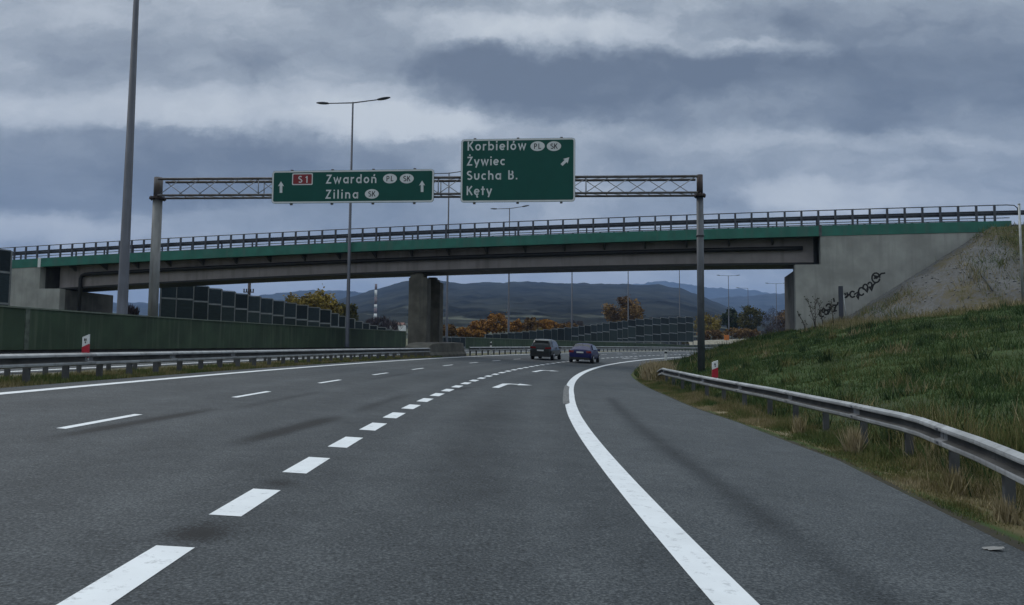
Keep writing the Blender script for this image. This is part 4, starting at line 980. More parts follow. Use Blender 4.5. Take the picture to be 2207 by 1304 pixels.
# ------------------------------------------------------------------ graffiti on the wing wall
def graffiti():
    sc = 8.15; ox, oy = 1680, 560                       # traced letter shapes
    q = lambda pts: [(ox + x / sc, oy + y / sc) for x, y in pts]
    A = lambda cx, cy, rx, ry, a0, a1: q([(cx + rx * math.cos(math.radians(t)), cy - ry * math.sin(math.radians(t))) for t in np.linspace(a0, a1, 14)])
    strokes = [A(745, 945, 45, 55, 60, 320), A(775, 890, 26, 34, 0, 330), A(820, 920, 34, 40, -150, 160), q([(780, 900), (880, 870), (940, 810)]), A(865, 830, 45, 55, -60, 170), q([(850, 960), (900, 860), (870, 820)]),
               q([(930, 800), (1000, 795), (955, 905), (1010, 890)]), q([(950, 670), (965, 740)]), q([(1030, 740), (1015, 800)]), q([(1145, 580), (1165, 620)]), q([(1185, 570), (1200, 625), (1150, 670)]),
               q([(1170, 665), (1230, 600)]), A(1285, 605, 45, 52, 40, 330), q([(1310, 610), (1390, 560), (1360, 640), (1385, 680), (1400, 600)]), A(1440, 555, 50, 68, 30, 330), A(1510, 480, 40, 50, -60, 200), q([(1480, 500), (1540, 560), (1560, 500)]),
               A(1590, 440, 35, 45, -90, 170), q([(1570, 470), (1620, 530), (1650, 440), (1690, 400)]), A(1695, 315, 70, 85, 0, 350), q([(1660, 330), (1720, 290), (1670, 280), (1700, 330)]), q([(1700, 330), (1790, 240), (1860, 232)])]
    for strokes_ in (strokes[:9], strokes[9:]):
      mb = MB()
      for st in strokes_:
        P2 = [b_uz(a, b) for a, b in st]; Ls, Rs, cl = ribbon(P2, .105)
        for i in range(len(Ls) - 1):
            mb.add([BPt(*[Ls[i][0], .024, Ls[i][1]]), BPt(Ls[i + 1][0], .024, Ls[i + 1][1]), BPt(Rs[i + 1][0], .024, Rs[i + 1][1]), BPt(Rs[i][0], .024, Rs[i][1])], [(0, 1, 2, 3)])
      o = mb.build('graffiti', M_['graffiti'], None); o.parent = wing_wall; o.matrix_parent_inverse = Matrix.Translation(bridge.location).inverted() @ Matrix.Identity(4) if False else Matrix.Identity(4)
graffiti()
# ------------------------------------------------------------------ fence of wires and posts up the cone, pale pole at the right
def on_cone(px, py):
    """march the sight line down to the cone, bank or wall plane"""
    r = ray(px, py); r = r / r[1]
    for Y in np.arange(25, 62, .05):
        P = CAM + r * Y
        s, d = to_sd(np.array([P[0]]), np.array([P[1]])); zz = max(float(cone_z(P[0], P[1])), float(bank_z(s, d)[0]) if 8 < d[0] < 40 else -9)
        if P[2] <= zz: return np.array([P[0], P[1], zz])
    return P
def slope_fence():
    root_p = on_cone(2075, 517); root = thing('wire_fence', 'thin wire handrail on short posts running up the gravel cone', 'fence', tuple(root_p))
    pts = [(1838, 672), (1955, 588), (2012, 548), (2073, 512)]
    tops = []
    for i, (px, py) in enumerate(pts):
        g = on_cone(px, py); h = .55 if i < 3 else .9; g = g - np.array([0, .25, .1])
        MB().tube([g - UZ * .3, g + UZ * h], .03, 6).build('post', M_['galv_dull'], root); tops.append(g + UZ * h)
    for k in range(len(tops) - 1): MB().tube([tops[k], tops[k + 1]], .018, 5).build('wire', M_['fence'], root)
    b = on_cone(2140, 632); e = on_cone(2078, 545); MB().tube([e + UZ * .12, b + UZ * .12], .035, 6).build('handrail', M_['galv_dull'], root)
slope_fence()
pp = at(2204, 634, 41.0); top = at(2198, 441, 41.0)
pole = thing('pole', 'pale upright metal pole at the right edge, in front of the gravel cone', 'pole', (pp[0], pp[1], pp[2] - .5))
MB().tube([(pp[0], pp[1], pp[2] - .6), (pp[0], pp[1], top[2])], [.062, .055], 10).build('shaft', M_['white_pole'], pole)
MB().tube([(pp[0], pp[1], top[2] + .002), (pp[0], pp[1], top[2] + .05)], .065, 10).build('cap', M_['white_pole'], pole)
dp = at(1811, 700, 50.2)
dpb = thing('panel', 'weathered grey sheet metal panel leaning at the foot of the wing wall', 'metal sheet', tuple(on_cone(1815, 694)))
g0 = on_cone(1812, 695); tz = zAt(1812, 617, g0)
MB().box([g0[0], g0[1] - .1, (g0[2] + tz) / 2 - .1], (.13, -.03, 0), (.0, .03, 0), UZ * ((tz - g0[2]) / 2 + .1)).build('sheet', M_['mast'], dpb)
MB().tube([(g0[0] + .16, g0[1] - .14, tz - .6), (g0[0] + .30, g0[1] - .3, g0[2] - .1)], .035, 6).build('prop', M_['white_pole'], dpb)

# ------------------------------------------------------------------ vegetation
def leaf_mat(name, cols, rough=.9):
    st = [(i / (len(cols) - 1), c) for i, c in enumerate(cols)]
    return attr_mat(name, 'tone', st, rough=rough, noise=(.8, .2), spec=.15)
LM = {'orange': leaf_mat('orange_leaves', [(.10, .05, .016), (.25, .12, .028), (.36, .19, .045)]),
      'ochre': leaf_mat('ochre_leaves', [(.09, .073, .02), (.22, .165, .035), (.31, .235, .055)]),
      'brown': leaf_mat('brown_leaves', [(.07, .044, .022), (.17, .098, .038), (.24, .15, .055)]),
      'green': leaf_mat('dark_green_leaves', [(.012, .022, .010), (.035, .05, .018), (.065, .075, .025)]),
      'olive': leaf_mat('olive_leaves', [(.03, .032, .012), (.075, .075, .022), (.12, .10, .03)]),
      'twig': leaf_mat('bare_twigs', [(.03, .024, .03), (.055, .045, .05), (.085, .068, .062)])}
def tree(label, px0, px1, pyt, pyb, Y, kind, name='tree', cat='tree', group='autumn trees beyond the motorway', n=1500, leaf=.30, gap=.5, cz=.12, seed=None):
    rr = np.random.default_rng(abs(hash((px0, pyt))) % 9999 if seed is None else seed)
    c = at((px0 + px1) / 2, pyb, Y); wd = (px1 - px0) / FOC * Y / 2; zt_ = zAt((px0 + px1) / 2, pyt, c); zb_ = c[2]; H = zt_ - zb_
    zg = min(zb_, float(terrain_z(np.array([c[0]]), np.array([c[1]]))[0]) if Y < 300 else zb_)
    root = thing(name, label, cat, (c[0], c[1], zg), group)
    trunk = MB(); base = np.array([c[0], c[1], 0]); tr_ = max(.05, H * .018)
    trunk.tube([base + UZ * (zg - .5), base + UZ * (zb_ + H * .3), base + UZ * (zb_ + H * .72) + np.array([.1, 0, 0]) * H * .1], [tr_ * 1.3, tr_, tr_ * .4], 7)
    for k in range(7):
        a = rr.uniform(0, 6.28); z0 = zb_ + H * rr.uniform(.2, .55); e = base + np.array([math.cos(a) * wd * .7, math.sin(a) * wd * .7, z0 + H * rr.uniform(.15, .35)])
        trunk.tube([base + UZ * z0, (base + UZ * z0 + e) / 2 + UZ * .05 * H, e], [tr_ * .5, tr_ * .3, tr_ * .08], 5)
    trunk.build('trunk', M_['bark'], root)
    # clumped crown: leaves gathered on spheres of random size inside the crown's outline
    nc = 60; cu = rr.normal(size=(nc, 3)); cu /= np.linalg.norm(cu, axis=1)[:, None]; cu *= rr.uniform(.25, .86, (nc, 1)) ** .6
    cl = np.stack([cu[:, 0] * wd, cu[:, 1] * wd, (cu[:, 2] * .5 + .5 + cz * 0) * H * (1 - cz) + cz * H], 1); cr_ = rr.uniform(.14, .34, nc) * min(wd, H * .6)
    k = rr.integers(0, nc, n); dirs = rr.normal(size=(n, 3)); dirs /= np.linalg.norm(dirs, axis=1)[:, None]
    p = cl[k] + dirs * cr_[k][:, None] * (rr.uniform(0, 1, (n, 1)) ** .45); p[:, 2] = np.clip(p[:, 2], 0, None)
    out_ = rr.uniform(0, 1, n) < .10; p[out_] = p[out_] * np.array([1.0, 1.0, 1.0]) + rr.normal(0, 1, (int(out_.sum()), 3)) * np.array([wd, wd, H * .5]) * .10
    p = p + np.array([c[0], c[1], zb_])
    sz = leaf * rr.uniform(.5, 1.4, n); a1 = rr.normal(size=(n, 3)); a1 /= np.linalg.norm(a1, axis=1)[:, None]; a2 = np.cross(a1, rr.normal(size=(n, 3))); a2 /= np.linalg.norm(a2, axis=1)[:, None]
    if kind == 'twig': a1[:, 2] = abs(a1[:, 2]) + 1; a1 /= np.linalg.norm(a1, axis=1)[:, None]; w2 = .12
    else: w2 = .62
    V = np.stack([p - a1 * sz[:, None] / 2, p + a2 * sz[:, None] * w2 / 2, p + a1 * sz[:, None] / 2, p - a2 * sz[:, None] * w2 / 2], 1).reshape(-1, 3)
    tone = np.repeat(np.clip(rr.uniform(.15, .85, nc)[k] + rr.normal(0, .14, n), 0, 1), 4)
    fast_mesh('crown', V, np.arange(4 * n).reshape(n, 4), LM[kind], {'tone': tone}, parent=root)
    return root
tree('broad ochre willow behind the left noise barrier', 607, 735, 630, 705, 125, 'ochre', n=8000, leaf=.42)
tree('smaller dull ochre tree right of the broad willow, beside the lamp mast', 715, 775, 655, 712, 140, 'olive', n=3000, leaf=.45)
tree('bare brown thicket between the willow and the pier', 770, 868, 685, 722, 160, 'twig', n=2600, leaf=1.0)
tree('bare purple-brown shrub between the lamp mast and the left gantry post', 262, 296, 662, 690, 62, 'twig', name='shrub', cat='shrub', n=500, leaf=.8, group='shrubs near the motorway')
for i, (a, b, t, bt, Y, k, lb) in enumerate([
    (945, 985, 700, 732, 150, 'brown', 'low brown bush just right of the bridge pier'),
    (975, 1020, 706, 730, 155, 'orange', 'low orange bush above the glazed panels'),
    (1012, 1060, 690, 728, 160, 'orange', 'medium orange tree left of the brightest tall one'),
    (1042, 1100, 674, 725, 158, 'orange', 'tallest bright orange tree behind the right noise barrier'),
    (1096, 1132, 690, 722, 165, 'orange', 'orange bush right of the small double lamp mast'),
    (1126, 1162, 683, 720, 160, 'brown', 'brown-orange tree above the hatchback'),
    (1156, 1206, 688, 716, 170, 'orange', 'wide orange bush farthest right of the orange row'),
    (1196, 1250, 697, 716, 175, 'brown', 'dull brown bush at the right end of the orange row'),
    (985, 1062, 704, 729, 178, 'ochre', 'long low golden hedge behind the orange bushes'),
    (1080, 1180, 701, 722, 180, 'ochre', 'low golden thicket behind the middle of the orange row'),
    (1010, 1050, 712, 728, 140, 'orange', 'lowest orange shrub beside the end of the green wall')]):
    tree(lb, a, b, t, bt, Y, k, n=2600, leaf=.45, group='orange autumn trees behind the right noise barrier')
tree('big round orange-brown tree above the right noise barrier', 1303, 1388, 640, 712, 215, 'brown', n=6000, leaf=.6)
for a, b, t, bt, Y, k, lb in [
    (1205, 1270, 690, 716, 230, 'twig', 'leafless grey thicket left of the big orange-brown tree'),
    (1380, 1440, 684, 712, 240, 'twig', 'leafless grey thicket right of the big orange-brown tree'),
    (1495, 1560, 677, 730, 225, 'ochre', 'yellow-brown tree just right of the gantry post'),
    (1555, 1600, 658, 722, 235, 'green', 'dark evergreen tree right of the yellow-brown one'),
    (1590, 1645, 655, 722, 228, 'olive', 'olive green tree in the middle of the right-hand group'),
    (1633, 1690, 663, 724, 232, 'twig', 'bare dark tree left of the right abutment'),
    (1668, 1712, 666, 724, 240, 'brown', 'brown tree half hidden by the right abutment'),
    (1500, 1570, 712, 734, 200, 'brown', 'low rust-coloured bush behind the orange warning panel'),
    (1560, 1640, 706, 733, 205, 'brown', 'wide low rust-coloured hedge behind the pale lane'),
    (1640, 1705, 700, 733, 198, 'twig', 'low grey bush at the foot of the right abutment')]:
    tree(lb, a, b, t, bt, Y, k, n=3600, leaf=.52, group='trees seen under the right end of the bridge')
# pale lane behind the road and an orange warning panel
def lane():
    A, B = at(1480, 736, 178), at(1720, 727, 172); rows = []
    for t in np.linspace(0, 1, 12):
        p = A + (B - A) * t; rows.append([p + np.array([0, -3, -.9]), p + np.array([0, -1.5, 0]), p + np.array([0, 3, .15]), p + np.array([0, 6, -.5])])
    tag(MB().sweep(rows).build('path', mat('pale_gravel', (.27, .25, .20), .95, var=.15)), 'pale gravel lane on the far side of the motorway', 'path', kind='structure')
lane()
op = at(1566, 731, 168)
os_ = thing('warning_sign', 'small orange warning panel on a post by the pale lane', 'road sign', (op[0], op[1], op[2] - 1.5))
MB().box(op + UZ * .35, (.55, 0, 0), (0, .03, 0), UZ * .55).build('panel', M_['orange'], os_); MB().tube([op - UZ * 2, op - UZ * .2], .05, 6).build('post', M_['galv_dull'], os_)

def blades(name, label, cat, S, D, Zf, hgt, wid, tone, m, lean=.35):
    n = len(S); P = RP(S, D); P[:, 2] = Zf(S, D) - .02
    a = rng.uniform(0, 6.28, n); t = np.stack([np.cos(a), np.sin(a), 0 * a], 1); ld = rng.normal(0, lean, (n, 2)); up = np.stack([ld[:, 0], ld[:, 1], np.ones(n)], 1)
    up /= np.linalg.norm(up, axis=1)[:, None]; H = hgt[:, None]; Wd = wid[:, None]
    V = np.stack([P - t * Wd, P + t * Wd, P + up * H], 1).reshape(-1, 3)
    return tag(fast_mesh(name, V, np.arange(3 * n).reshape(n, 3), m, {'tone': np.repeat(tone, 3)}), label, cat, kind='stuff')
GM = attr_mat('grass_blades', 'tone', [(0, (.015, .034, .011)), (.3, (.042, .082, .021)), (.55, (.092, .112, .033)), (.75, (.18, .150, .062)), (1, (.34, .28, .175))], rough=.8, noise=(.6, .2), spec=.25)
def grow_grass():
    # green bank behind the rail
    n = 330000; S = 2 + 64 * rng.uniform(0, 1, n) ** 1.25; D = rail_d(np.clip(S, 3, 60)) + .15 + 24 * rng.uniform(0, 1, n) ** 1.25
    P = RP(S, D); keep = cone_z(P[:, 0], P[:, 1]) < bank_z(S, D) + .15; S, D = S[keep], D[keep]
    cl = fbm(S * .55, D * .55, 4, 41); t = np.clip(.37 + (.5 - cl) * .35 + (fbm(S * .16, D * .22, 3, 43) - .5) * .42 + rng.normal(0, .11, len(S)), .02, .8)
    h = (.09 + .24 * np.clip(cl - .3, 0, 1)) * rng.uniform(.4, 1.6, len(S)); w = .006 + .010 * (S / 40)
    blades('grass', 'rough green grass covering the bank behind the right guard rail', 'grass', S, D, bank_z, h, w, t, GM)
    # coarse tufts and weeds standing out of it
    Ss, Ds, hs, ts = [], [], [], []
    for k in range(420):
        s0 = 5 + 58 * random.random() ** 1.2; d0 = float(rail_d(min(s0, 60))) + .3 + 20 * random.random() ** 1.4; n = random.randint(25, 80); r0 = random.uniform(.08, .32)
        tn = random.choice([.05, .08, .12, .2, .55, .62, .7, .82]); hh = random.uniform(.22, .55)
        Ss.append(rng.normal(s0, r0, n)); Ds.append(rng.normal(d0, r0, n)); hs.append(hh * rng.uniform(.4, 1.3, n)); ts.append(np.clip(rng.normal(tn, .07, n), 0, 1))
    for s0, d0, n in ((13.5, 9.6, 500), (15, 9.9, 350), (9.2, 9.2, 500), (12, 10.6, 300)):
        Ss.append(rng.normal(s0, .6, n)); Ds.append(rng.normal(d0, .25, n)); hs.append(rng.uniform(.25, .75, n)); ts.append(np.clip(rng.normal(.66, .1, n), 0, 1))
    S, D, h, t = map(np.concatenate, (Ss, Ds, hs, ts)); P = RP(S, D); k_ = cone_z(P[:, 0], P[:, 1]) < bank_z(S, D); S, D, h, t = S[k_], D[k_], h[k_], t[k_]
    blades('weed_tufts', 'dark weeds and straw tufts standing out of the green bank', 'grass', S, D, bank_z, h, .005 + .0005 * S, t, GM, .4)
    # dry grass on the verge and behind the rail near the camera
    n = 150000; S = 3 + 37 * rng.uniform(0, 1, n) ** 1.4; ed = edge_d(S); D = ed + .05 + np.abs(rng.normal(0, .85, n))
    cl = fbm(S * 1.1, D * 1.6, 4, 51); g = cl + rng.normal(0, .09, n) > .36; S, D, cl, ed = S[g], D[g], cl[g], ed[g]
    t = np.clip(.61 + (fbm(S * .6, D * .9, 3, 61) - .5) * 1.0 + rng.normal(0, .10, len(S)), .15, 1)
    h = (.035 + .34 * sstep(.0, 1.0, D - ed) * (cl - .2)) * rng.uniform(.5, 1.7, len(S)); w = .005 + .007 * (S / 30)
    blades('dry_grass', 'dry brown and green grass along the verge under the right guard rail', 'grass', S, D, bank_z, h, w, t, GM)
    # tall pale grass swallowing the far end of the right rail, and a few pale tufts
    Sx, Dx, hx, tx = [], [], [], []
    for s0, d0, n, rs, hh, tn in [(38.6, 7.3, 2800, 1.0, .85, .95), (36.8, 7.5, 600, .8, .6, .82), (42, 6.6, 900, 2.0, .4, .55), (11.6, 9.4, 800, .8, .55, .66), (10.4, 9.6, 700, .7, .5, .6), (13.0, 7.9, 260, .14, .42, .95), (9.6, 7.7, 200, .2, .3, .85), (16, 8.0, 200, .2, .35, .85), (7.9, 7.25, 150, .12, .25, .9)]:
        Sx.append(rng.normal(s0, rs * .5, n)); Dx.append(rng.normal(d0, rs * .28, n)); hx.append(hh * rng.uniform(.5, 1.3, n)); tx.append(np.clip(rng.normal(tn, .09, n), 0, 1))
    S, D, h, t = map(np.concatenate, (Sx, Dx, hx, tx)); D = np.maximum(D, edge_d(S) + .35)
    blades('tall_grass', 'tall pale dry grass tufts around the guard rail', 'grass', S, D, bank_z, h, .006 + .0007 * S, t, GM, .25)
    # median
    n = 70000; S = 4 + 50 * rng.uniform(0, 1, n) ** 1.1; D = -7.9 - 1.7 * rng.uniform(0, 1, n) ** 1.3
    t = np.clip(.63 + (fbm(S * .8, D * 1.2, 3, 71) - .5) * .7 + rng.normal(0, .09, n), .1, 1)
    blades('median_grass', 'short yellow-green grass along the left edge line under the median rail', 'grass', S, D, lambda a, b: RP(a, b)[:, 2] - .05, .05 + .14 * rng.uniform(0, 1, n), .006 + .0004 * S, t, GM)
    # far verge beyond the rail end
    n = 26000; S = 40 + 40 * rng.uniform(0, 1, n); D = edge_d(S) + .2 + 8 * rng.uniform(0, 1, n) ** 1.5
    t = np.clip(.42 + (fbm(S * .4, D * .6, 3, 81) - .5) * 1.0 + rng.normal(0, .09, n), .05, 1)
    blades('verge_grass', 'patchy green and brown grass on the far verge beyond the rail end', 'grass', S, D, bank_z, .10 + .25 * rng.uniform(0, 1, n), np.full(n, .025), t, GM)
    # dry fringe where the bank meets the cone
    n = 60000; S = rng.uniform(40, 58, n); D = rng.uniform(12, 34, n); P = RP(S, D); gap = bank_z(S, D) - cone_z(P[:, 0], P[:, 1])
    k = (gap > -.15) & (gap < .55 + rng.normal(0, .25, n)) & (P[:, 1] < BP0[1] + (P[:, 0] - BP0[0]) * BU[1] / BU[0] - .2); S, D = S[k], D[k]; n = len(S)
    blades('fringe_grass', 'tan dry grass fringe along the foot of the gravel cone', 'grass', S, D, bank_z, rng.uniform(.15, .65, n), np.full(n, .016), np.clip(rng.normal(.8, .12, n), .4, 1), GM)
    # weeds on the gravel cone
    n = 60000; u = rng.uniform(-12, 26, n); v = rng.uniform(.3, 12, n); nrm = np.array([BU[1], -BU[0]])
    X, Y = CONE_A[0] + BU[0] * u + nrm[0] * v, CONE_A[1] + BU[1] * u + nrm[1] * v
    gz = cone_z(X, Y) + (fbm(X * .8, Y * .8, 4, 21) - .5) * .45
    g = (fbm(X * .5, Y * .5, 4, 91) + .46 * sstep(-1.5, 2.5, u) + .16 * sstep(5, 9, v) + rng.normal(0, .06, n)) > .635; X, Y, gz = X[g], Y[g], gz[g]; n = len(X)
    a = rng.uniform(0, 6.28, n); t = np.stack([np.cos(a), np.sin(a), 0 * a], 1); up = np.stack([rng.normal(0, .35, n), rng.normal(0, .35, n), np.ones(n)], 1)
    P = np.stack([X, Y, gz], 1); H = (rng.uniform(.06, .30, n) + .35 * (fbm(X * 1.4, Y * 1.4, 2, 95) > .62))[:, None]
    V = np.stack([P - t * .014, P + t * .014, P + up * H], 1).reshape(-1, 3)
    tag(fast_mesh('weeds', V, np.arange(3 * n).reshape(n, 3), GM, {'tone': np.repeat(np.clip(.25 + .75 * fbm(X * .9, Y * .9, 3, 96) + rng.normal(0, .12, n), .1, 1), 3)}), 'weeds and dry grass growing on the gravel cone', 'weeds', kind='stuff')
grow_grass()
def weed(label, px, pyb, pyt, lean):
    g = on_cone(px, pyb) if px > 1830 else None
    if g is None: g = at(px, pyb, 49.8)
    h = zAt(px, pyt, g) - g[2]; root = thing('weed', label, 'weed', tuple(g), 'tall weeds in front of the wing wall')
    st = MB(); tip = g + np.array([lean * h, 0, h]); pts = [g - UZ * .2, g + (tip - g) * .5 + np.array([-lean * .1, 0, 0]), tip]; st.tube(pts, [.03, .022, .008], 5); lf = MB()
    for k in range(16):
        t = random.uniform(.1, .95); p = g + (tip - g) * t; a = random.uniform(0, 6.28); L_ = h * random.uniform(.06, .16); e = p + np.array([math.cos(a) * L_, math.sin(a) * L_ * .6, L_ * 1.3]); st.tube([p, e], [.012, .005], 4)
        q = np.array([.02, 0, .03]); lf.add([e - q, e + np.array([.05, 0, .02]), e + q * 2, e - np.array([.05, 0, -.02])], [(0, 1, 2, 3)])
    st.build('stem', M_['bark'], root); lf.build('leaves', mat('weed_leaf', (.05, .055, .03), .9, var=.2), root)
for a in (('tallest leaning weed, left of the graffiti letters', 1758, 704, 648, -.28), ('upright thin weed beside the leaning one', 1757, 712, 632, .02), ('leaning weed touching the first graffiti letters', 1775, 700, 642, -.22),
          ('short bushy weed at the bottom left of the wing wall', 1738, 712, 676, -.45), ('weed between the graffiti and the metal sheet', 1797, 694, 650, -.12)): weed(*a)

# ------------------------------------------------------------------ litter
lp = RP(6.45, 6.2, .006)
lit = MB(); 
for k in range(6):
    c = lp + np.array([random.uniform(-.09, .09), random.uniform(-.04, .04), random.uniform(0, .006)]); lit.add([c + np.array([-.06, -.02, 0]), c + np.array([.05, -.015, .008]), c + np.array([.06, .02, .014]), c + np.array([-.05, .022, .005])], [(0, 1, 2, 3)])
tag(lit.build('litter', M_['litter']), 'torn white litter lying on the shoulder near the verge', 'litter')
# ------------------------------------------------------------------ power pole behind the left span
pq = at(535, 690, 92)
pw = thing('power_pole', 'dark utility pole with insulators, seen under the left span', 'utility pole', (pq[0], pq[1], 2))
zc_ = zAt(535, 630, pq); MB().tube([(pq[0], pq[1], 1.5), (pq[0], pq[1], zAt(535, 585, pq))], [.22, .18], 8).build('pole', M_['rust'], pw)
MB().box([pq[0], pq[1] - .2, zc_], (.62, 0, 0), (0, .06, 0), UZ * .06).build('crossarm', M_['rust'], pw)
for x in (-.55, -.25, .25, .55): MB().tube([(pq[0] + x, pq[1] - .2, zc_ + .062), (pq[0] + x, pq[1] - .2, zc_ + .4)], [.07, .09], 6).build('insulator', M_['black_trim'], pw)
# ------------------------------------------------------------------ chimney
def chimney():
    Y = 700; b = at(808.5, 705, Y); top = zAt(812, 612, b); h = top - b[2]; R0 = 1.25
    root = thing('chimney', 'distant chimney banded red and white between lamp mast and pier', 'chimney', tuple(b))
    edges = [612, 625, 640, 656, 664.5, 676, 688, 706]
    for i in range(len(edges) - 1):
        z1, z0 = zAt(810, edges[i], b), zAt(810, edges[i + 1], b); q = lambda z: R0 * (1.25 - .4 * (z - b[2]) / h)
        MB().tube([(b[0], b[1], z0), (b[0], b[1], z1 - .02)], [q(z0), q(z1)], 14).build('red_band' if i % 2 == 0 else 'white_band', M_['chim_red'] if i % 2 == 0 else M_['house_wall'], root)
M_['chim_red'] = mat('faded_red', (.22, .17, .175), .9, var=.1)
chimney()
# ------------------------------------------------------------------ hills
def hill(name, label, ridge, r0, r1, base_py, m, seed, rough, a0=-.95, a1=.95, nr=90, nc=420, prof=1.0):
    az = np.linspace(a0, a1, nc); px = np.tan(az) * FOC + 1103
    yh = 772 + ROLL * (px - 1103)
    ry = np.interp(px, [q[0] for q in ridge], [q[1] for q in ridge]); E = (yh - ry) / FOC * np.cos(az); e0 = (772 - base_py) / FOC
    t = np.linspace(0, 1.25, nr)[:, None]; r = r0 * (r1 / r0) ** np.minimum(t, 1) * np.where(t > 1, 1 + (t - 1) * 1.5, 1)
    A = az[None, :] + 0 * t; X, Y = np.sin(A) * r, np.cos(A) * r
    nz = fbm(X / (r1 * .10), Y / (r1 * .10), 5, seed) - .5
    e = e0 + (E[None, :] - e0) * (np.minimum(t, 1) ** prof) * (1 + rough * nz * (1 - np.minimum(t, 1)) * 2)
    Z = e * r + CAM[2] + np.where(t > 1, -(t - 1) * r1 * .14, 0)
    Z = Z + (fbm(X / 26, Y / 26, 4, seed + 5) - .5) * r1 * .0050 * (t > .3); Z[0] = np.minimum(Z[0], 3.0) - 12
    P = np.stack([X, Y, Z], -1); fld = np.clip(1 - t * 1.55, 0, 1) + 0 * A
    tag(fast_mesh(name, P.reshape(-1, 3), grid_faces(nr, nc), m, {'field': fld.ravel()}, smooth=True), label, 'hills', kind='structure')
def hill_mat(name, fc, gc):
    m = bpy.data.materials.new(name); m.use_nodes = True; nt = m.node_tree; N = nt.nodes.new; L = nt.links.new; b = nt.nodes['Principled BSDF']; b.inputs['Roughness'].default_value = 1; b.inputs['Specular IOR Level'].default_value = 0
    tc = N('ShaderNodeTexCoord'); at_ = N('ShaderNodeAttribute'); at_.attribute_name = 'field'
    n1 = N('ShaderNodeTexNoise'); n1.inputs['Scale'].default_value = .010; n1.inputs['Detail'].default_value = 8; n1.inputs['Roughness'].default_value = .65; L(tc.outputs['Object'], n1.inputs['Vector'])
    n2 = N('ShaderNodeTexNoise'); n2.inputs['Scale'].default_value = .007; n2.inputs['Detail'].default_value = 5; L(tc.outputs['Object'], n2.inputs['Vector'])
    cr = N('ShaderNodeValToRGB'); L(n1.outputs['Fac'], cr.inputs[0]); cr.color_ramp.elements[0].position = .38; cr.color_ramp.elements[0].color = (*[x * .22 for x in fc], 1); cr.color_ramp.elements[1].position = .62; cr.color_ramp.elements[1].color = (*fc, 1)
    ma = N('ShaderNodeMath'); ma.operation = 'MULTIPLY_ADD'; L(at_.outputs['Fac'], ma.inputs[0]); ma.inputs[1].default_value = .42; L(n2.outputs['Fac'], ma.inputs[2])
    mr = N('ShaderNodeMapRange'); L(ma.outputs[0], mr.inputs['Value']); mr.inputs['From Min'].default_value = .74; mr.inputs['From Max'].default_value = .82
    n3 = N('ShaderNodeTexNoise'); n3.inputs['Scale'].default_value = .02; n3.inputs['Detail'].default_value = 6; L(tc.outputs['Object'], n3.inputs['Vector'])
    mr3 = N('ShaderNodeMapRange'); L(n3.outputs['Fac'], mr3.inputs['Value']); mr3.inputs['From Min'].default_value = .44; mr3.inputs['From Max'].default_value = .56
    mm = N('ShaderNodeMath'); mm.operation = 'MULTIPLY'; L(mr.outputs[0], mm.inputs[0]); L(mr3.outputs[0], mm.inputs[1])
    mx = N('ShaderNodeMixRGB'); L(mm.outputs[0], mx.inputs[0]); L(cr.outputs[0], mx.inputs[1]); mx.inputs[2].default_value = (*gc, 1); L(mx.outputs[0], b.inputs['Base Color'])
    return m
near_ridge = [(-2000, 690), (200, 690), (560, 676), (700, 655), (770, 634), (830, 616), (870, 604), (900, 602), (945, 604), (1000, 609), (1060, 608), (1110, 605.5), (1200, 608), (1300, 611), (1370, 612.5), (1420, 613), (1470, 622), (1500, 632), (1530, 644), (1560, 658), (1600, 676), (1700, 694), (4000, 700)]
mid_ridge = [(-2000, 655), (200, 655), (262, 651), (330, 654), (480, 650), (560, 637), (640, 626), (730, 624), (790, 631), (860, 632), (1300, 640), (1500, 650), (1560, 640), (1640, 634), (1700, 631), (1900, 640), (4000, 650)]
far_ridge = [(-2000, 668), (1200, 650), (1330, 616), (1380, 610), (1430, 604.5), (1480, 612), (1530, 618), (1600, 622), (1660, 630), (1760, 640), (4000, 655)]
HM = hill_mat('wooded_hill', (.034, .036, .030), (.10, .105, .082)); HM2 = hill_mat('far_wooded_hill', (.04, .048, .05), (.08, .09, .07))
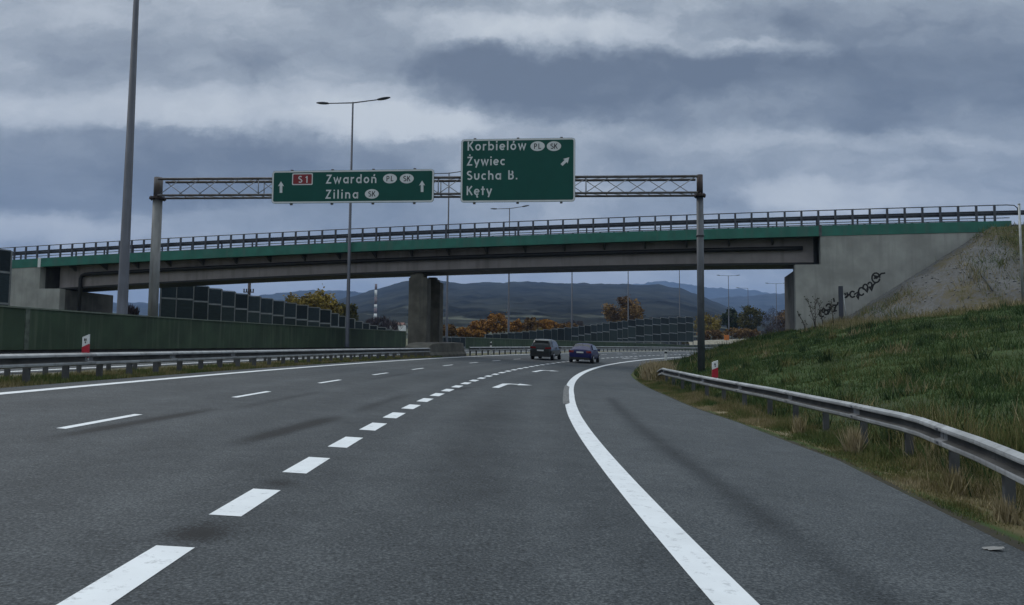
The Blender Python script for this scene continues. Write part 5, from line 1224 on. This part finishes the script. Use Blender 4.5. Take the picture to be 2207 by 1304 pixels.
hill('hills', 'wooded hill with pale fields on its lower slopes beyond the bridge', near_ridge, 420, 2300, 726, HM, 3, .5)
hill('mountains', 'low blue mountain ridge at left and far right', mid_ridge, 2900, 4300, 700, HM2, 9, .2, nr=50)
hill('far_mountains', 'palest farthest mountain ridge above the right shoulder of the hill', far_ridge, 5200, 6600, 690, HM2, 14, .2, nr=40)
def farmhouses():
    for (px, py, Y, lb, w) in [(1038, 672, 1500, 'long white building halfway up the hill, right of the pier', 16), (1012, 664, 1700, 'small white farmhouse above the long building', 6), (1115, 676, 1450, 'single white farmhouse above the orange trees', 7), (1064, 676, 1450, 'white farmhouse right of the long building', 6),
                               (852, 664, 1600, 'white farmhouse left of the pier', 7), (1395, 680, 1500, 'pale farmhouse right of the big orange-brown tree', 8), (857, 706, 330, 'white shed over the end of the left noise barrier', 3.0)]:
        p = at(px, py, Y); root = thing('farmhouse', lb, 'house', tuple(p), 'white houses on the hill'); h = w * .32 if w < 12 else 3.5; dp = 4
        MB().abox(p[0] - w, p[0] + w, p[1] - dp, p[1] + dp, p[2] - 6, p[2] + h).build('wall', M_['house_wall'], root)
        MB().prism([(p[0] - w, p[1] - dp - .4, p[2] + h + .01), (p[0] - w, p[1] + dp + .4, p[2] + h + .01), (p[0] - w, p[1], p[2] + h + 3.2 * min(1, w / 8))], (2 * w, 0, 0)).build('roof', M_['roof'], root)
farmhouses()
# ------------------------------------------------------------------ haze
def haze():
    mb = MB().abox(-9000, 9000, -750, 9600, -20, 900)
    m = bpy.data.materials.new('haze_air'); m.use_nodes = True; nt = m.node_tree; nt.nodes.clear()
    v = nt.nodes.new('ShaderNodeVolumePrincipled'); v.inputs['Color'].default_value = (.38, .58, 1.0, 1); v.inputs['Density'].default_value = HAZE_DENSITY; v.inputs['Anisotropy'].default_value = 0
    o = nt.nodes.new('ShaderNodeOutputMaterial'); nt.links.new(v.outputs[0], o.inputs['Volume'])
    tag(mb.build('haze', m), 'thin blue haze over the valley', 'haze', kind='stuff')
HAZE_DENSITY = 1.35e-4
haze()
